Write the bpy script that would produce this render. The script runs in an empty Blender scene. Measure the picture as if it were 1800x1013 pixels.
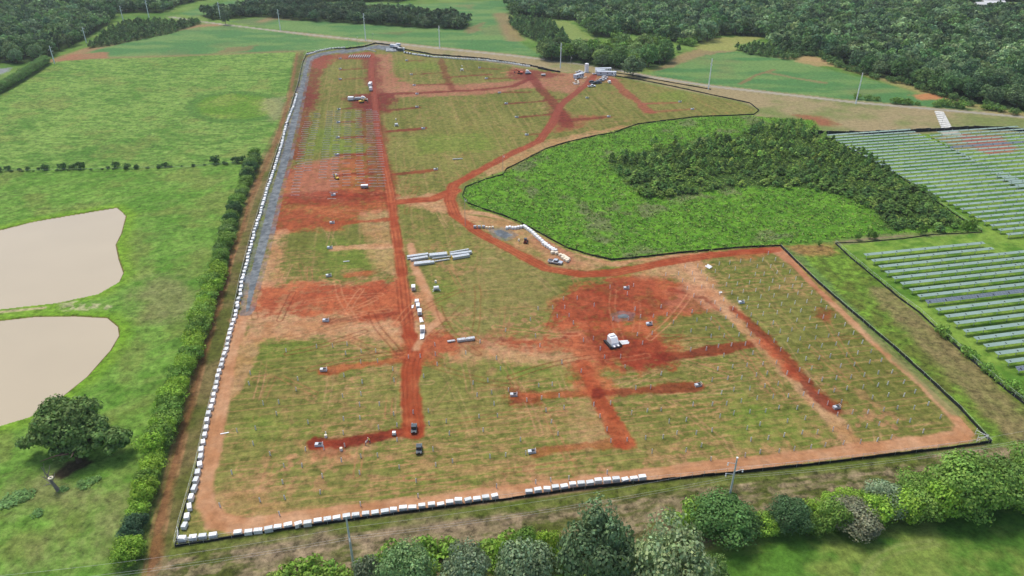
import bpy, math, random
import numpy as np
from mathutils import Vector, Matrix
R = math.radians
random.seed(7); rng = np.random.default_rng(7)
sc = bpy.context.scene
col = sc.collection

# ---------------------------------------------------------------- camera, sky, sun, exposure
W, HT, F = 1800.0, 1013.0, 1290.0
PITCH, CH = R(29.5), 130.0
cam = bpy.data.cameras.new('camera'); camo = bpy.data.objects.new('camera', cam); col.objects.link(camo)
camo.location = (0, 0, CH); camo.rotation_euler = (R(90) - PITCH, 0, 0)
cam.sensor_width = 36; cam.lens = 36 * F / W; cam.clip_end = 9000; cam.clip_start = 1
sc.camera = camo
SUN_EL, SUN_AZ = R(63), R(-40)          # azimuth measured from +Y towards +X
wd = bpy.data.worlds.new('World'); sc.world = wd; wd.use_nodes = True
nt = wd.node_tree; nt.nodes.clear()
sky = nt.nodes.new('ShaderNodeTexSky'); sky.sky_type = 'NISHITA'; sky.sun_disc = False
sky.sun_elevation = SUN_EL; sky.sun_rotation = SUN_AZ; sky.air_density = 1.0; sky.dust_density = 3.0; sky.ozone_density = 1.0
bg = nt.nodes.new('ShaderNodeBackground'); bg.inputs[1].default_value = 0.15
wo = nt.nodes.new('ShaderNodeOutputWorld')
nt.links.new(sky.outputs[0], bg.inputs[0]); nt.links.new(bg.outputs[0], wo.inputs[0])
sd = bpy.data.lights.new('sun', 'SUN'); sd.energy = 2.0; sd.angle = R(14); sd.color = (1.0, 0.95, 0.87)
so = bpy.data.objects.new('sun', sd); col.objects.link(so)
dv = Vector((math.sin(SUN_AZ) * math.cos(SUN_EL), math.cos(SUN_AZ) * math.cos(SUN_EL), math.sin(SUN_EL)))
so.rotation_euler = dv.to_track_quat('Z', 'Y').to_euler(); so.location = (0, 0, 300)
sc.view_settings.view_transform = 'Standard'; sc.view_settings.look = 'None'
sc.view_settings.gamma = 1; sc.view_settings.exposure = 0.40
sc.render.engine = 'CYCLES'

# ---------------------------------------------------------------- ground position of a place read off the photo
sp, cp = math.sin(PITCH), math.cos(PITCH)
def P(x, y, z=0.0):
    u = 506.5 - y; dy = cp * F + sp * u; dz = -sp * F + cp * u
    t = (CH - z) / -dz
    return Vector((t * (x - 900), t * dy, z))
def mpp(x, y):                                   # metres per photo pixel across, at that place
    p = P(x, y); return (p.y * cp + CH * sp) / F
def hgt(x, yb, yt):                              # height of an upright thing standing at (x,yb) whose top shows at yt
    d = P(x, yb).y
    u = 506.5 - yt
    return CH - d * (sp * F - cp * u) / (cp * F + sp * u)
def path(pts, step):                             # evenly spaced (pos, angle) along a pixel polyline, on the ground
    q = [P(*p) for p in pts]; out = []; acc = 0.0
    for a, b in zip(q, q[1:]):
        L = (b - a).length; ang = math.atan2(b.y - a.y, b.x - a.x); t = acc
        while t < L:
            out.append((a + (b - a) * (t / L), ang)); t += step
        acc = t - L
    return out

# ---------------------------------------------------------------- helpers
def s2l(c): c = c / 255.0; return c / 12.92 if c <= 0.04045 else ((c + 0.055) / 1.055) ** 2.4
KA = 0.66
def C(r, g, b, k=KA):                            # leaf greens a little yellower than soils, greys left alone
    q = .82 if g > r else .90 if r - b > 35 else 1.0
    return (s2l(r) * k * 1.02, s2l(g) * k * (1.02 if q < 1 else 1), s2l(b) * k * q)
def tag(o, label=None, cat=None, group=None, kind=None):
    if label: o['label'] = label
    if cat: o['category'] = cat
    if group: o['group'] = group
    if kind: o['kind'] = kind
    return o
def empty(name, loc, rz=0.0, parent=None):
    o = bpy.data.objects.new(name, None); col.objects.link(o); o.location = loc; o.rotation_euler = (0, 0, rz)
    o.empty_display_size = 0.5
    if parent: o.parent = parent
    return o
def copy_tree(o, parent=None):
    c = o.copy(); col.objects.link(c)
    if parent: c.parent = parent
    for ch in list(o.children): copy_tree(ch, c)
    return c
_m = {}
def mat(name, c, rough=0.7, metal=0.0, var=0.15, scale=1.5, spec=0.4):
    if name in _m: return _m[name]
    m = bpy.data.materials.new(name); m.use_nodes = True; n = m.node_tree; b = n.nodes['Principled BSDF']
    tc = n.nodes.new('ShaderNodeTexCoord'); no = n.nodes.new('ShaderNodeTexNoise'); no.inputs['Scale'].default_value = scale
    no.inputs['Detail'].default_value = 5
    mr = n.nodes.new('ShaderNodeMapRange'); mr.inputs['From Min'].default_value = 0.3; mr.inputs['From Max'].default_value = 0.7
    mr.inputs['To Min'].default_value = 1 - var; mr.inputs['To Max'].default_value = 1 + var
    mx = n.nodes.new('ShaderNodeMix'); mx.data_type = 'RGBA'; mx.blend_type = 'MULTIPLY'; mx.inputs[0].default_value = 1
    mx.inputs[6].default_value = (*c, 1)
    n.links.new(tc.outputs['Object'], no.inputs['Vector']); n.links.new(no.outputs['Fac'], mr.inputs['Value'])
    n.links.new(mr.outputs['Result'], mx.inputs[7]); n.links.new(mx.outputs[2], b.inputs['Base Color'])
    b.inputs['Roughness'].default_value = rough; b.inputs['Metallic'].default_value = metal
    b.inputs['Specular IOR Level'].default_value = spec
    _m[name] = m; return m

class MB:                                        # collects shapes, links them as ONE mesh object
    def __init__(s): s.v = []; s.f = []
    def add(s, vs, fs, M=None):
        o = len(s.v)
        for p in vs: p = Vector(p); s.v.append(M @ p if M else p)
        for f in fs: s.f.append([i + o for i in f])
        return s
    def box(s, c, d, rz=0.0, top=1.0, topy=None, M=None, off=(0, 0)):
        x, y, z = d[0] / 2, d[1] / 2, d[2] / 2; ty = top if topy is None else topy
        vs = [(-x, -y, -z), (x, -y, -z), (x, y, -z), (-x, y, -z)] + [(a * x * top + off[0], b * y * ty + off[1], z) for a, b in ((-1, -1), (1, -1), (1, 1), (-1, 1))]
        T = Matrix.Translation(c) @ Matrix.Rotation(rz, 4, 'Z')
        if M: T = M @ T
        return s.add(vs, [(3, 2, 1, 0), (4, 5, 6, 7), (0, 1, 5, 4), (1, 2, 6, 5), (2, 3, 7, 6), (3, 0, 4, 7)], T)
    def tube(s, a, b, r, r2=None, n=8):
        a, b = Vector(a), Vector(b); r2 = r if r2 is None else r2
        d = (b - a).normalized(); u = d.orthogonal().normalized(); w = d.cross(u)
        vs = []
        for p, q in ((a, r), (b, r2)):
            for i in range(n):
                t = 2 * math.pi * i / n; vs.append(p + u * (q * math.cos(t)) + w * (q * math.sin(t)))
        fs = [(i, (i + 1) % n, n + (i + 1) % n, n + i) for i in range(n)] + [tuple(range(n - 1, -1, -1)), tuple(range(n, 2 * n))]
        return s.add(vs, fs)
    def prism(s, prof, y0, y1, M=None):          # outline in x,z pushed along y
        n = len(prof); vs = [(x, y0, z) for x, z in prof] + [(x, y1, z) for x, z in prof]
        fs = [tuple(range(n)), tuple(range(2 * n - 1, n - 1, -1))] + [(i, n + i, n + (i + 1) % n, (i + 1) % n) for i in range(n)]
        return s.add(vs, fs, M)
    def build(s, name, m, parent=None, bevel=0.0, smooth=False):
        me = bpy.data.meshes.new(name); me.from_pydata([tuple(v) for v in s.v], [], s.f)
        if smooth: me.polygons.foreach_set('use_smooth', [True] * len(me.polygons))
        me.materials.append(m); o = bpy.data.objects.new(name, me); col.objects.link(o)
        if parent: o.parent = parent
        if bevel:
            md = o.modifiers.new('bevel', 'BEVEL'); md.width = bevel; md.segments = 2; md.limit_method = 'ANGLE'
        return o
def np_mesh(name, V, Q, m, tint=None, parent=None, smooth=False):
    V = np.asarray(V, np.float32); Q = np.asarray(Q, np.int32)
    me = bpy.data.meshes.new(name); me.vertices.add(len(V)); me.vertices.foreach_set('co', V.ravel())
    k = Q.shape[1]; me.loops.add(Q.size); me.loops.foreach_set('vertex_index', Q.ravel())
    me.polygons.add(len(Q)); me.polygons.foreach_set('loop_start', np.arange(0, Q.size, k, dtype=np.int32))
    me.polygons.foreach_set('loop_total', np.full(len(Q), k, np.int32))
    me.polygons.foreach_set('use_smooth', np.full(len(Q), smooth))
    me.update(calc_edges=True)
    if tint is not None:
        a = me.attributes.new('tint', 'FLOAT_COLOR', 'POINT')
        t = np.ones((len(V), 4), np.float32); t[:, :3] = tint; a.data.foreach_set('color', t.ravel())
    me.materials.append(m); o = bpy.data.objects.new(name, me); col.objects.link(o)
    if parent: o.parent = parent
    return o
def nth(n): return f"{n}{'th' if 10 <= n % 100 <= 20 else {1:'st',2:'nd',3:'rd'}.get(n % 10,'th')}"

# ---------------------------------------------------------------- numpy noise and shapes for the ground's colours
_tab = rng.random((256, 256))
def vn(x, y, s=0):
    x = x + s * 17.31; y = y + s * 9.77
    xi = np.floor(x).astype(np.int64); yi = np.floor(y).astype(np.int64); fx = x - xi; fy = y - yi
    fx = fx * fx * (3 - 2 * fx); fy = fy * fy * (3 - 2 * fy)
    a = _tab[xi & 255, yi & 255]; b = _tab[(xi + 1) & 255, yi & 255]; c = _tab[xi & 255, (yi + 1) & 255]; d = _tab[(xi + 1) & 255, (yi + 1) & 255]
    return (a * (1 - fx) + b * fx) * (1 - fy) + (c * (1 - fx) + d * fx) * fy
def fbm(x, y, sc_, o=4, s=0, sy=None):
    sy = sc_ if sy is None else sy; r = 0; am = 0.5; t = 0
    for i in range(o):
        r = r + am * vn(x / sc_ * 2 ** i, y / sy * 2 ** i, s + i * 3); t += am; am *= 0.55
    return r / t
def ss(a, b, x): t = np.clip((x - a) / (b - a), 0, 1); return t * t * (3 - 2 * t)
def seg_d(X, Y, q):
    D = np.full(X.shape, 1e9)
    for (ax, ay), (bx, by) in q:
        ex, ey = bx - ax, by - ay; L = ex * ex + ey * ey + 1e-9
        t = np.clip(((X - ax) * ex + (Y - ay) * ey) / L, 0, 1)
        D = np.minimum(D, np.hypot(X - ax - t * ex, Y - ay - t * ey))
    return D
def w2(pts): return [(P(*p).x, P(*p).y) for p in pts]
def cull(X, Y, q, m):
    xs = [p[0] for p in q]; ys = [p[1] for p in q]
    return np.where((X > min(xs) - m) & (X < max(xs) + m) & (Y > min(ys) - m) & (Y < max(ys) + m))[0]
def poly_sd(X, Y, pts, m=12.0, world=False):     # signed distance, positive inside, -m outside the culled box
    q = pts if world else w2(pts); out = np.full(X.shape, -m); I = cull(X, Y, q, m)
    if not len(I): return out
    x, y = X[I], Y[I]; e = list(zip(q, q[1:] + q[:1])); D = seg_d(x, y, e); ins = np.zeros(x.shape, bool)
    for (ax, ay), (bx, by) in e:
        if ay == by: continue
        ins ^= ((ay > y) != (by > y)) & (x < (bx - ax) * (y - ay) / (by - ay) + ax)
    out[I] = np.where(ins, D, -D); return out
def line_d(X, Y, pts, m=12.0):
    q = w2(pts); out = np.full(X.shape, m * 1.0); I = cull(X, Y, q, m)
    if len(I): out[I] = np.minimum(seg_d(X[I], Y[I], list(zip(q, q[1:]))), m)
    return out
def inside(pt, q):
    x, y = pt; r = False
    for (ax, ay), (bx, by) in zip(q, q[1:] + q[:1]):
        if (ay > y) != (by > y) and x < (bx - ax) * (y - ay) / (by - ay) + ax: r = not r
    return r

# ---------------------------------------------------------------- places (photo pixels, turned into ground metres)
SITE = [(540,92),(600,86),(640,82),(700,85),(760,98),(985,128),(1075,133),(1150,150),(1300,180),(1330,192),(1325,200),(1230,205),(1130,218),(1050,238),(960,262),(890,300),(850,318),(815,330),(812,345),(830,365),(880,378),(930,400),(1000,440),(1070,460),(1190,445),(1370,432),(1440,500),(1560,610),(1680,715),(1738,778),(1300,832),(900,880),(308,962),(380,690),(415,560),(440,460),(470,350),(500,230),(522,165)]
THICK = [(1325,205),(1430,212),(1445,237),(1560,295),(1690,385),(1725,408),(1560,413),(1380,430),(1190,445),(1075,458),(1000,440),(930,400),(880,378),(830,365),(812,345),(830,322),(890,300),(960,262),(1050,238),(1130,218),(1230,206)]
PINES = [(1060,285),(1110,268),(1200,255),(1290,240),(1330,222),(1400,212),(1445,238),(1530,280),(1620,335),(1690,388),(1690,402),(1560,408),(1530,370),(1480,345),(1400,330),(1300,330),(1200,345),(1130,352),(1115,335),(1075,300)]
POND1 = [(-160,432),(0,405),(60,390),(130,378),(203,366),(218,380),(210,410),(200,430),(205,455),(213,478),(205,495),(170,515),(100,530),(0,541),(-160,560)]
POND2 = [(-160,566),(0,565),(60,558),(130,557),(185,560),(203,575),(205,590),(190,615),(150,660),(100,700),(50,730),(0,745),(-160,790)]
FARROAD = [(300,30),(350,38),(450,50),(560,63),(660,73),(760,84),(900,98),(1000,110),(1070,120),(1140,135),(1250,152),(1350,163),(1500,180),(1640,192),(1800,206),(2000,222)]
CROPA = [(95,106),(160,86),(345,45),(400,44),(560,66),(650,76),(600,84),(535,91),(300,99)]
CROPB = [(400,38),(470,30),(540,34),(700,46),(822,53),(826,36),(790,22),(600,8),(560,2),(730,8),(900,0),(895,30),(895,60),(945,95),(1000,107),(900,95),(760,81),(660,70),(560,60),(460,48)]
CROPC = [(1085,119),(1140,126),(1190,100),(1260,88),(1380,100),(1440,118),(1560,148),(1640,172),(1760,198),(1640,189),(1500,176),(1350,160),(1250,149),(1140,132)]
CROPD = [(315,24),(345,30),(372,22),(480,0),(400,2)]
LGRAV = [(426,552),(436,482),(449,430),(473,340),(491,280),(506,225),(520,170),(530,130),(538,103),(560,93),(610,86),(612,89),(565,98),(547,108),(541,135),(533,178),(522,230),(510,285),(494,345),(474,430),(458,490),(443,545),(436,553)]
GPAD = [(862,404),(882,402),(908,413),(890,422),(870,416)]
GPAD2 = [(1078,554),(1094,549),(1112,552),(1108,562),(1085,563)]
TOPGRAV = [(595,91),(640,83),(665,79),(700,82),(708,90),(690,91),(660,86),(600,95)]
TRACK = [(422,560),(405,620),(390,690),(372,790),(360,850),(360,885),(382,915),(430,925),(520,912),(700,890),(900,865),(1100,840),(1300,815),(1500,792),(1640,775),(1688,767),(1697,750),(1678,728),(1620,670),(1540,600),(1460,525),(1400,465),(1362,438)]
LOOP = [(1362,438),(1250,448),(1150,465),(1080,480),(1020,482),(960,472),(900,440),(840,408),(800,378),(790,352),(798,325),(850,296),(900,270),(948,248),(972,215),(985,185),(1010,165),(1035,145),(1045,132)]
MAIN = [(655,95),(652,130),(658,170),(664,230),(676,290),(686,340),(694,400),(705,470),(712,540),(720,590),(732,612),(722,650),(722,700),(728,760)]
WL = [(-130,150),(-20,112),(40,112),(80,105),(140,75),(190,45),(205,22),(285,24),(310,10),(420,-12),(300,-45),(-180,-45)]
SP = [(152,87),(185,55),(230,38),(345,37),(352,43),(300,60),(200,80)]
WM1 = [(352,28),(372,36),(455,30),(520,36),(620,42),(750,50),(815,53),(826,42),(800,33),(700,24),(600,18),(520,10),(440,14)]
WM2 = [(450,-2),(560,4),(700,4),(745,-4),(760,-40),(450,-40)]
WR = [(893,26),(960,33),(1005,36),(1030,52),(1045,66),(1075,66),(1100,58),(1150,70),(1190,75),(1240,75),(1270,62),(1350,66),(1360,85),(1400,98),(1440,95),(1470,112),(1520,130),(1590,147),(1640,163),(1700,180),(1810,200),(2050,215),(2200,-45),(893,-45)]
CLEAR = [(1690,18),(1720,30),(1790,22),(1850,16),(1850,5),(1770,3),(1720,6),(1690,10)]
YOUNG = [(890,38),(905,30),(960,36),(985,50),(1000,72),(985,82),(950,78),(915,62)]
YOUNG2 = [(1290,88),(1330,78),(1370,90),(1400,98),(1375,103),(1320,98)]
GROVE = [(945,94),(960,107),(1010,112),(1060,120),(1110,122),(1130,120),(1170,116),(1183,98),(1150,88),(1080,84),(1050,90),(990,97)]

# ---------------------------------------------------------------- ground sheet
ny = 760
yy = np.linspace(1060, -12, ny)
depths = np.array([P(900, v).y for v in yy])
depths = np.concatenate([np.array([2, 15, 30, 45, 60, 75, 88]), depths[depths > 92], depths[-1] * np.array([1.06, 1.15, 1.3, 1.6, 2.2, 3.2, 5.0])])
u = np.linspace(-0.80, 0.80, 1180)
u = np.concatenate([[-4, -2.5, -1.6, -1.2, -1.0, -0.9], u, [0.9, 1.0, 1.2, 1.6, 2.5, 4]])
DD, UU = np.meshgrid(depths, u, indexing='ij')
GX = (UU * (DD * cp + CH * sp)).ravel(); GY = DD.ravel(); NR, NC = DD.shape
X, Y = GX, GY
n_big = fbm(X, Y, 60, 4, 1); n_mid = fbm(X, Y, 14, 4, 2); n_sm = fbm(X, Y, 3.5, 4, 3); n_sm2 = fbm(X, Y, 2.2, 3, 4)
n_b2 = fbm(X, Y, 35, 4, 8); n_m2 = fbm(X, Y, 9, 4, 9)
n_xs = fbm(X, Y, 1.1, 3, 14)
E = (n_m2 - 0.5) * 7 + (n_sm - 0.5) * 4.5 + (n_xs - 0.5) * 3.0                    # ragged edges, metres
col3 = np.zeros((len(X), 3)); tex = np.full(len(X), 0.6); rel = np.full(len(X), 0.06)
def lerp(a, b, t): return np.asarray(a)[None, :] * (1 - t[:, None]) + np.asarray(b)[None, :] * t[:, None]
def paint(m, c):
    global col3
    c = np.asarray(c); c = c[None, :] if c.ndim == 1 else c
    col3 = col3 * (1 - m[:, None]) + c * m[:, None]
def setv(arr, m, v): arr[:] = arr * (1 - m) + v * m
# pasture (everything not otherwise named)
past = lerp(C(84,128,52), C(128,158,84), ss(0.3, 0.7, n_big * 0.5 + n_mid * 0.5))
past = past * (1 - 0.28 * ss(0.55, 0.72, n_m2))[:, None] + np.asarray(C(120,118,78))[None, :] * (0.28 * ss(0.55, 0.72, n_m2))[:, None]
paint(np.ones(len(X)), past)
# upper left meadow
UL = [(-300,330),(-300,170),(0,168),(95,108),(300,99),(535,91),(524,165),(502,230),(470,290),(430,290),(0,300)]
m = ss(-1, 1, poly_sd(X, Y, UL, 15) + E * 0.2)
nst = fbm(X * 0.8 + Y * 0.25, Y, 5, 4, 21, sy=2.5)
paint(m, lerp(C(90,134,56), C(138,170,90), ss(0.32, 0.68, n_b2 * 0.35 + nst * 0.65)))
paint(m * ss(0.52, 0.75, n_mid) * 0.5, C(140,146,86)); paint(m * ss(0.55, 0.66, fbm(X * .9 + Y * .3, Y, 3.4, 4, 93, sy=1.8)) * .5, C(84,122,58)); setv(tex, m, 1.2)
d = poly_sd(X, Y, [(335,185),(355,170),(410,162),(470,168),(500,180),(495,200),(440,212),(380,212),(345,203)], 10)
paint(ss(-6, -1, d + E * .3) * 0.75, C(80,124,54)); paint(ss(1, 5, d) * 0.85, lerp(C(104,144,50), C(136,158,76), ss(0.4, 0.7, n_mid)))
d = poly_sd(X, Y, [(470,175),(505,170),(502,205),(480,215),(462,200)], 10); paint(ss(-3, 3, d + E) * 0.6, C(165,158,122))
# lower pasture, pond rims, bare scar
LP = [(-300,303),(430,292),(410,380),(370,520),(330,650),(290,770),(250,900),(215,1040),(-200,1040),(-200,800)]
m = ss(-1, 1, poly_sd(X, Y, LP, 15))
paint(m, lerp(C(92,138,52), C(126,166,78), ss(0.3, 0.7, n_b2 * 0.5 + n_sm * 0.5)))
setv(tex, m, 1.1); paint(m * ss(0.52, 0.7, n_mid) * 0.5, C(130,134,78)); paint(m * ss(0.55, 0.7, n_m2) * 0.35, C(78,122,48)); paint(m * ss(0.6, 0.68, fbm(X, Y, 2.6, 4, 91)) * ss(.4, .6, n_b2) * 0.35, C(66,102,42)); paint(m * ss(0.52, 0.68, fbm(X + Y, Y - X, 18, 5, 92, sy=5)) * .3, C(140,160,92))
for q in ([(250,490),(300,478),(345,500),(350,540),(300,565),(240,568),(225,530)], [(30,840),(110,820),(180,860),(120,900),(20,900)], [(150,870),(240,850),(225,1000),(150,990)], [(20,950),(100,930),(110,1000),(30,1010)]):
    paint(ss(-4, 6, poly_sd(X, Y, q, 12) + E) * 0.6, lerp(C(132,130,84), C(150,138,108), n_sm))
for pd in (POND1, POND2):
    d = poly_sd(X, Y, pd, 14); paint(ss(-7, -1.5, d + E * 0.4) * 0.85, lerp(C(110,158,40), C(134,170,60), n_sm)); paint(ss(-0.9, -0.1, d), C(120,108,62))
paint(ss(1.2, 0.4, line_d(X, Y, [(-50,556),(0,549),(40,545),(78,541)]) + E * .1) * 0.9, C(200,185,150))
paint(ss(-2, 1, poly_sd(X, Y, [(115,533),(150,530),(195,535),(200,545),(150,545),(120,540)]) + E) * ss(0.45, 0.6, n_sm2) * 0.8, C(190,185,150))
paint(ss(-1, 0.5, poly_sd(X, Y, [(98,836),(120,815),(150,806),(165,812),(130,832),(108,842)]) + E * 0.3) * 0.9, C(84,64,52))
paint(ss(-0.5, 0.5, 0.5 - line_d(X, Y, [(425,262),(330,296),(300,300),(0,304)])) * 0.5, C(60,90,40))
# verge between hedge and west fence
VG = [(535,88),(526,165),(503,232),(472,350),(442,460),(417,560),(382,690),(308,965),(295,1040),(245,1040),(262,930),(300,800),(345,650),(390,500),(420,400),(440,320),(462,275),(485,230),(505,170),(518,100)]
m = ss(-0.8, 0.8, poly_sd(X, Y, VG, 12) + E * 0.15)
paint(m, lerp(C(98,104,54), C(130,118,80), ss(0.35, 0.65, n_mid)))
for q, w, c in (([(523,92),(508,175),(487,245),(462,302),(440,350),(424,405),(404,452),(387,520)], 1.0, C(172,120,92)), ([(404,452),(385,530),(362,600),(345,665),(322,750),(300,840),(280,925),(262,1030)], 1.2, C(176,116,88))):
    d = line_d(X, Y, q); paint(ss(w + 1.0, w - 0.8, np.abs(d - .0) + E * 0.2) * 0.6, lerp(c, C(140,84,62), n_sm2)); paint(ss(.5, .1, np.abs(d - 1.6)) * .4 * ss(.4, .6, n_mid), C(190,140,108)); setv(tex, ss(12, 10, d), 1.0)
# far tan band and fields
BAND = [(300,36),(560,68),(640,80),(700,83),(760,97),(985,127),(1075,132),(1150,149),(1300,179),(1332,192),(1325,206),(1430,213),(1450,238),(1580,236),(1700,232),(1830,238),(2000,250),(2000,212),(1800,200),(1500,174),(1140,128),(900,95),(560,60)]
m = ss(-1.5, 1.5, poly_sd(X, Y, BAND, 12)); paint(m, lerp(C(168,152,118), C(128,140,88), ss(0.45, 0.7, n_big * 0.6 + n_mid * 0.4)))
paint(ss(-3, 3, poly_sd(X, Y, [(1400,203),(1440,206),(1475,220),(1440,222)], 12) + E) * 0.8, C(160,92,72))
croplist = [CROPA, CROPB, CROPC, CROPD]
cropm = np.zeros(len(X))
nstr = fbm(X + 0.3 * Y, Y, 30, 4, 31, sy=12)
for q in croplist:
    m = ss(-0.8, 0.8, poly_sd(X, Y, q, 20)); cropm = np.maximum(cropm, m)
    paint(m, lerp(C(88,136,84), C(118,152,94), ss(0.35, 0.65, nstr))); paint(m * ss(0.58, 0.72, n_big) * 0.35, C(138,128,92))
def streak(pts, w, c, a=0.85, soft=1.0, e=0.35): paint(ss(w + soft, w - soft * 0.6, line_d(X, Y, pts, w + soft + 8) + E * e) * a, c)
def patch(pts, c, a=0.85, soft=3.0, e=1.0): paint(ss(-soft, soft * 0.5, poly_sd(X, Y, pts, soft + 10) + E * e) * a, c)
RT = C(178,142,112)
streak([(100,106),(160,86),(260,62),(345,46),(380,44)], 6, C(172,132,104), 0.8, 4); streak([(110,104),(300,99),(530,90)], 3, C(158,134,98), 0.6, 3)
patch([(100,108),(125,96),(190,92),(190,102)], C(172,118,96), 0.8)
patch([(400,84),(450,80),(440,90),(380,94)], C(150,120,90), 0.6); streak([(460,38),(480,32),(520,35)], 5, C(170,138,108), 0.6, 4)
patch([(660,58),(720,56),(700,62)], C(120,110,80), 0.5); patch([(815,52),(850,40),(840,54),(822,60)], C(150,118,94), 0.6)
patch([(800,10),(830,8),(830,16)], C(140,130,92), 0.5); streak([(880,25),(892,45),(905,70)], 7, C(168,128,102), 0.6, 5)
patch([(970,36),(1000,38),(1030,62),(1050,72),(1010,80),(1000,70),(990,52)], lerp(C(150,165,100), C(128,150,84), n_mid), 0.9)
patch([(1000,72),(1030,70),(1050,85),(1010,84),(990,80)], C(150,128,96), 0.5)
patch([(1140,126),(1180,108),(1200,95),(1230,86),(1300,88),(1230,98),(1180,120)], C(168,136,106), 0.7)
patch([(1220,84),(1240,68),(1340,62),(1330,72),(1290,80),(1300,88),(1250,90)], lerp(C(176,168,108), C(150,160,92), n_mid), 0.9)
streak([(1380,100),(1460,108),(1530,130),(1600,152),(1700,185),(1800,203)], 7, C(176,160,112), 0.75, 6)
patch([(1415,98),(1445,102),(1470,118),(1430,115),(1400,108)], C(190,156,118), 0.7); patch([(1605,167),(1640,164),(1665,174),(1620,176)], C(206,138,98), 0.85)
streak([(1300,148),(1330,132),(1360,123)], 1.5, C(150,116,88), 0.7); streak([(1350,128),(1400,138),(1450,146)], 2.5, C(160,132,98), 0.6)
patch([(1010,112),(1110,120),(1160,118),(1140,130),(1080,122)], C(132,150,80), 0.7)
# site turf
site_sd = poly_sd(X, Y, SITE, 16); m = ss(-0.5, 0.5, site_sd); sm = m
bl = P(308,962); br = P(1738,778); bd = Vector((br.x - bl.x, br.y - bl.y)).normalized(); bn = Vector((-bd.y, bd.x))
S1 = X * bd.x + Y * bd.y; S2 = X * bn.x + Y * bn.y                       # along / across the rows
low = ss(300, 200, Y)
st = fbm(S1, S2, 26, 4, 41, sy=0.75) * low + fbm(S2, S1, 40, 4, 43, sy=1.6) * (1 - low)
paint(m, lerp(C(106,112,52), C(144,142,80), ss(0.25, 0.75, n_big * 0.4 + st * 0.45 + n_sm * .15)))
paint(m * ss(0.52, 0.75, n_b2) * 0.35, C(112,130,56)); setv(tex, m, 0.9)
paint(m * ss(0.54, 0.64, fbm(S1, S2, 7, 5, 51, sy=0.9)) * ss(0.40, 0.6, n_b2) * 0.6 * (0.25 + .75 * low), C(186,146,106))
paint(m * ss(0.56, 0.64, fbm(X, Y, 3.2, 5, 57)) * ss(0.40, 0.60, fbm(X, Y, 45, 3, 58)) * 0.75 * (.3 + .7 * low), C(190,140,108))
for k in range(260):                                                      # wheel tracks over the turf
    px, py = random.uniform(330, 1700), random.uniform(150, 930)
    if not inside((px, py), SITE): continue
    a = random.choice([random.uniform(0, 6.28), math.atan2(bd.y, bd.x) + random.uniform(-.12, .12), math.atan2(bn.y, bn.x) + random.uniform(-.12, .12)])
    c0 = P(px, py); kx, ky = c0.x, c0.y; pts = []; cv = random.uniform(-0.02, 0.02); ln = random.randint(6, 26)
    for i in range(ln): pts.append((kx, ky)); kx += 2 * math.cos(a); ky += 2 * math.sin(a); a += cv
    I = cull(X, Y, pts, 3)
    if not len(I): continue
    D = seg_d(X[I], Y[I], list(zip(pts, pts[1:])))
    mm = (ss(0.35, 0.1, np.abs(D - 0.85)) * random.uniform(0.3, 0.75) * ss(0.35, 0.5, n_m2[I]))[:, None] * sm[I][:, None]
    cc = np.asarray(random.choice([C(190,146,112), C(178,122,90), C(196,160,120)]))[None, :]
    col3[I] = col3[I] * (1 - mm) + cc * mm
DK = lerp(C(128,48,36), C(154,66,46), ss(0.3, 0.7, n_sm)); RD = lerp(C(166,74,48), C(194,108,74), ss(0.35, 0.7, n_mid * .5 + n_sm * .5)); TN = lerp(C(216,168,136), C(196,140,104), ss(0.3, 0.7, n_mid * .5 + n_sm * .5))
far_haze = ss(300, 470, Y)[:, None]; DK = DK * (1 - far_haze) + lerp(C(112,46,42), C(138,64,56), n_sm) * far_haze; RD = RD * (1 - far_haze) + lerp(C(142,68,58), C(170,98,82), n_mid) * far_haze  # soil reds turn maroon with distance: haze put into the colour
PK = lerp(C(188,132,112), C(170,108,90), n_mid)
hz = 1.0
paint(sm * ss(.60, .66, fbm(S1, S2, 1.6, 4, 101, sy=.8)) * ss(.42, .58, n_b2) * .5 * (.35 + .65 * low), C(196,150,112)); paint(sm * ss(.62, .68, fbm(X, Y, 2.0, 4, 102)) * .45, C(92,104,46))
ln = fbm(S1, S2, 14, 3, 111, sy=2.5)
lw = np.abs(((S2 + (n_m2 - .5) * .8) / 2.65) % 1 - .5); paint(sm * low * ss(.13, .03, lw) * ss(.42, .6, ln) * .5, C(194,150,110)); paint(sm * low * ss(.13, .03, np.abs(lw - .5)) * ss(.4, .6, 1 - ln) * .4, C(88,98,44))
lw = np.abs(((S1 + (n_m2 - .5) * 1.2) / 4.4) % 1 - .5); paint(sm * ss(.14, .04, lw) * ss(.45, .62, fbm(S2, S1, 40, 3, 112, sy=3)) * (.40 - .22 * low), C(178,148,104))
for q in ([(565,432),(600,428),(695,432),(692,470),(570,476)], [(425,600),(520,596),(560,620),(430,650)], [(890,640),(985,640),(975,660),(890,655)], [(545,228),(600,225),(598,262),(545,268)], [(595,262),(645,262),(648,330),(600,325)], [(730,240),(850,235),(860,262),(740,268)], [(755,498),(780,496),(792,510),(780,522),(755,518)], [(440,740),(540,735),(560,760),(450,770)], [(1080,470),(1150,468),(1140,480),(1080,482)], [(1160,165),(1210,160),(1200,176),(1150,180)], [(700,108),(780,112),(770,122),(700,120)], [(1300,700),(1450,740),(1420,770),(1300,760)]):
    paint(sm * ss(-6, 3, poly_sd(X, Y, q, 16) + E * 1.3) * .45, lerp(C(100,132,48), C(124,156,62), n_sm))
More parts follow.
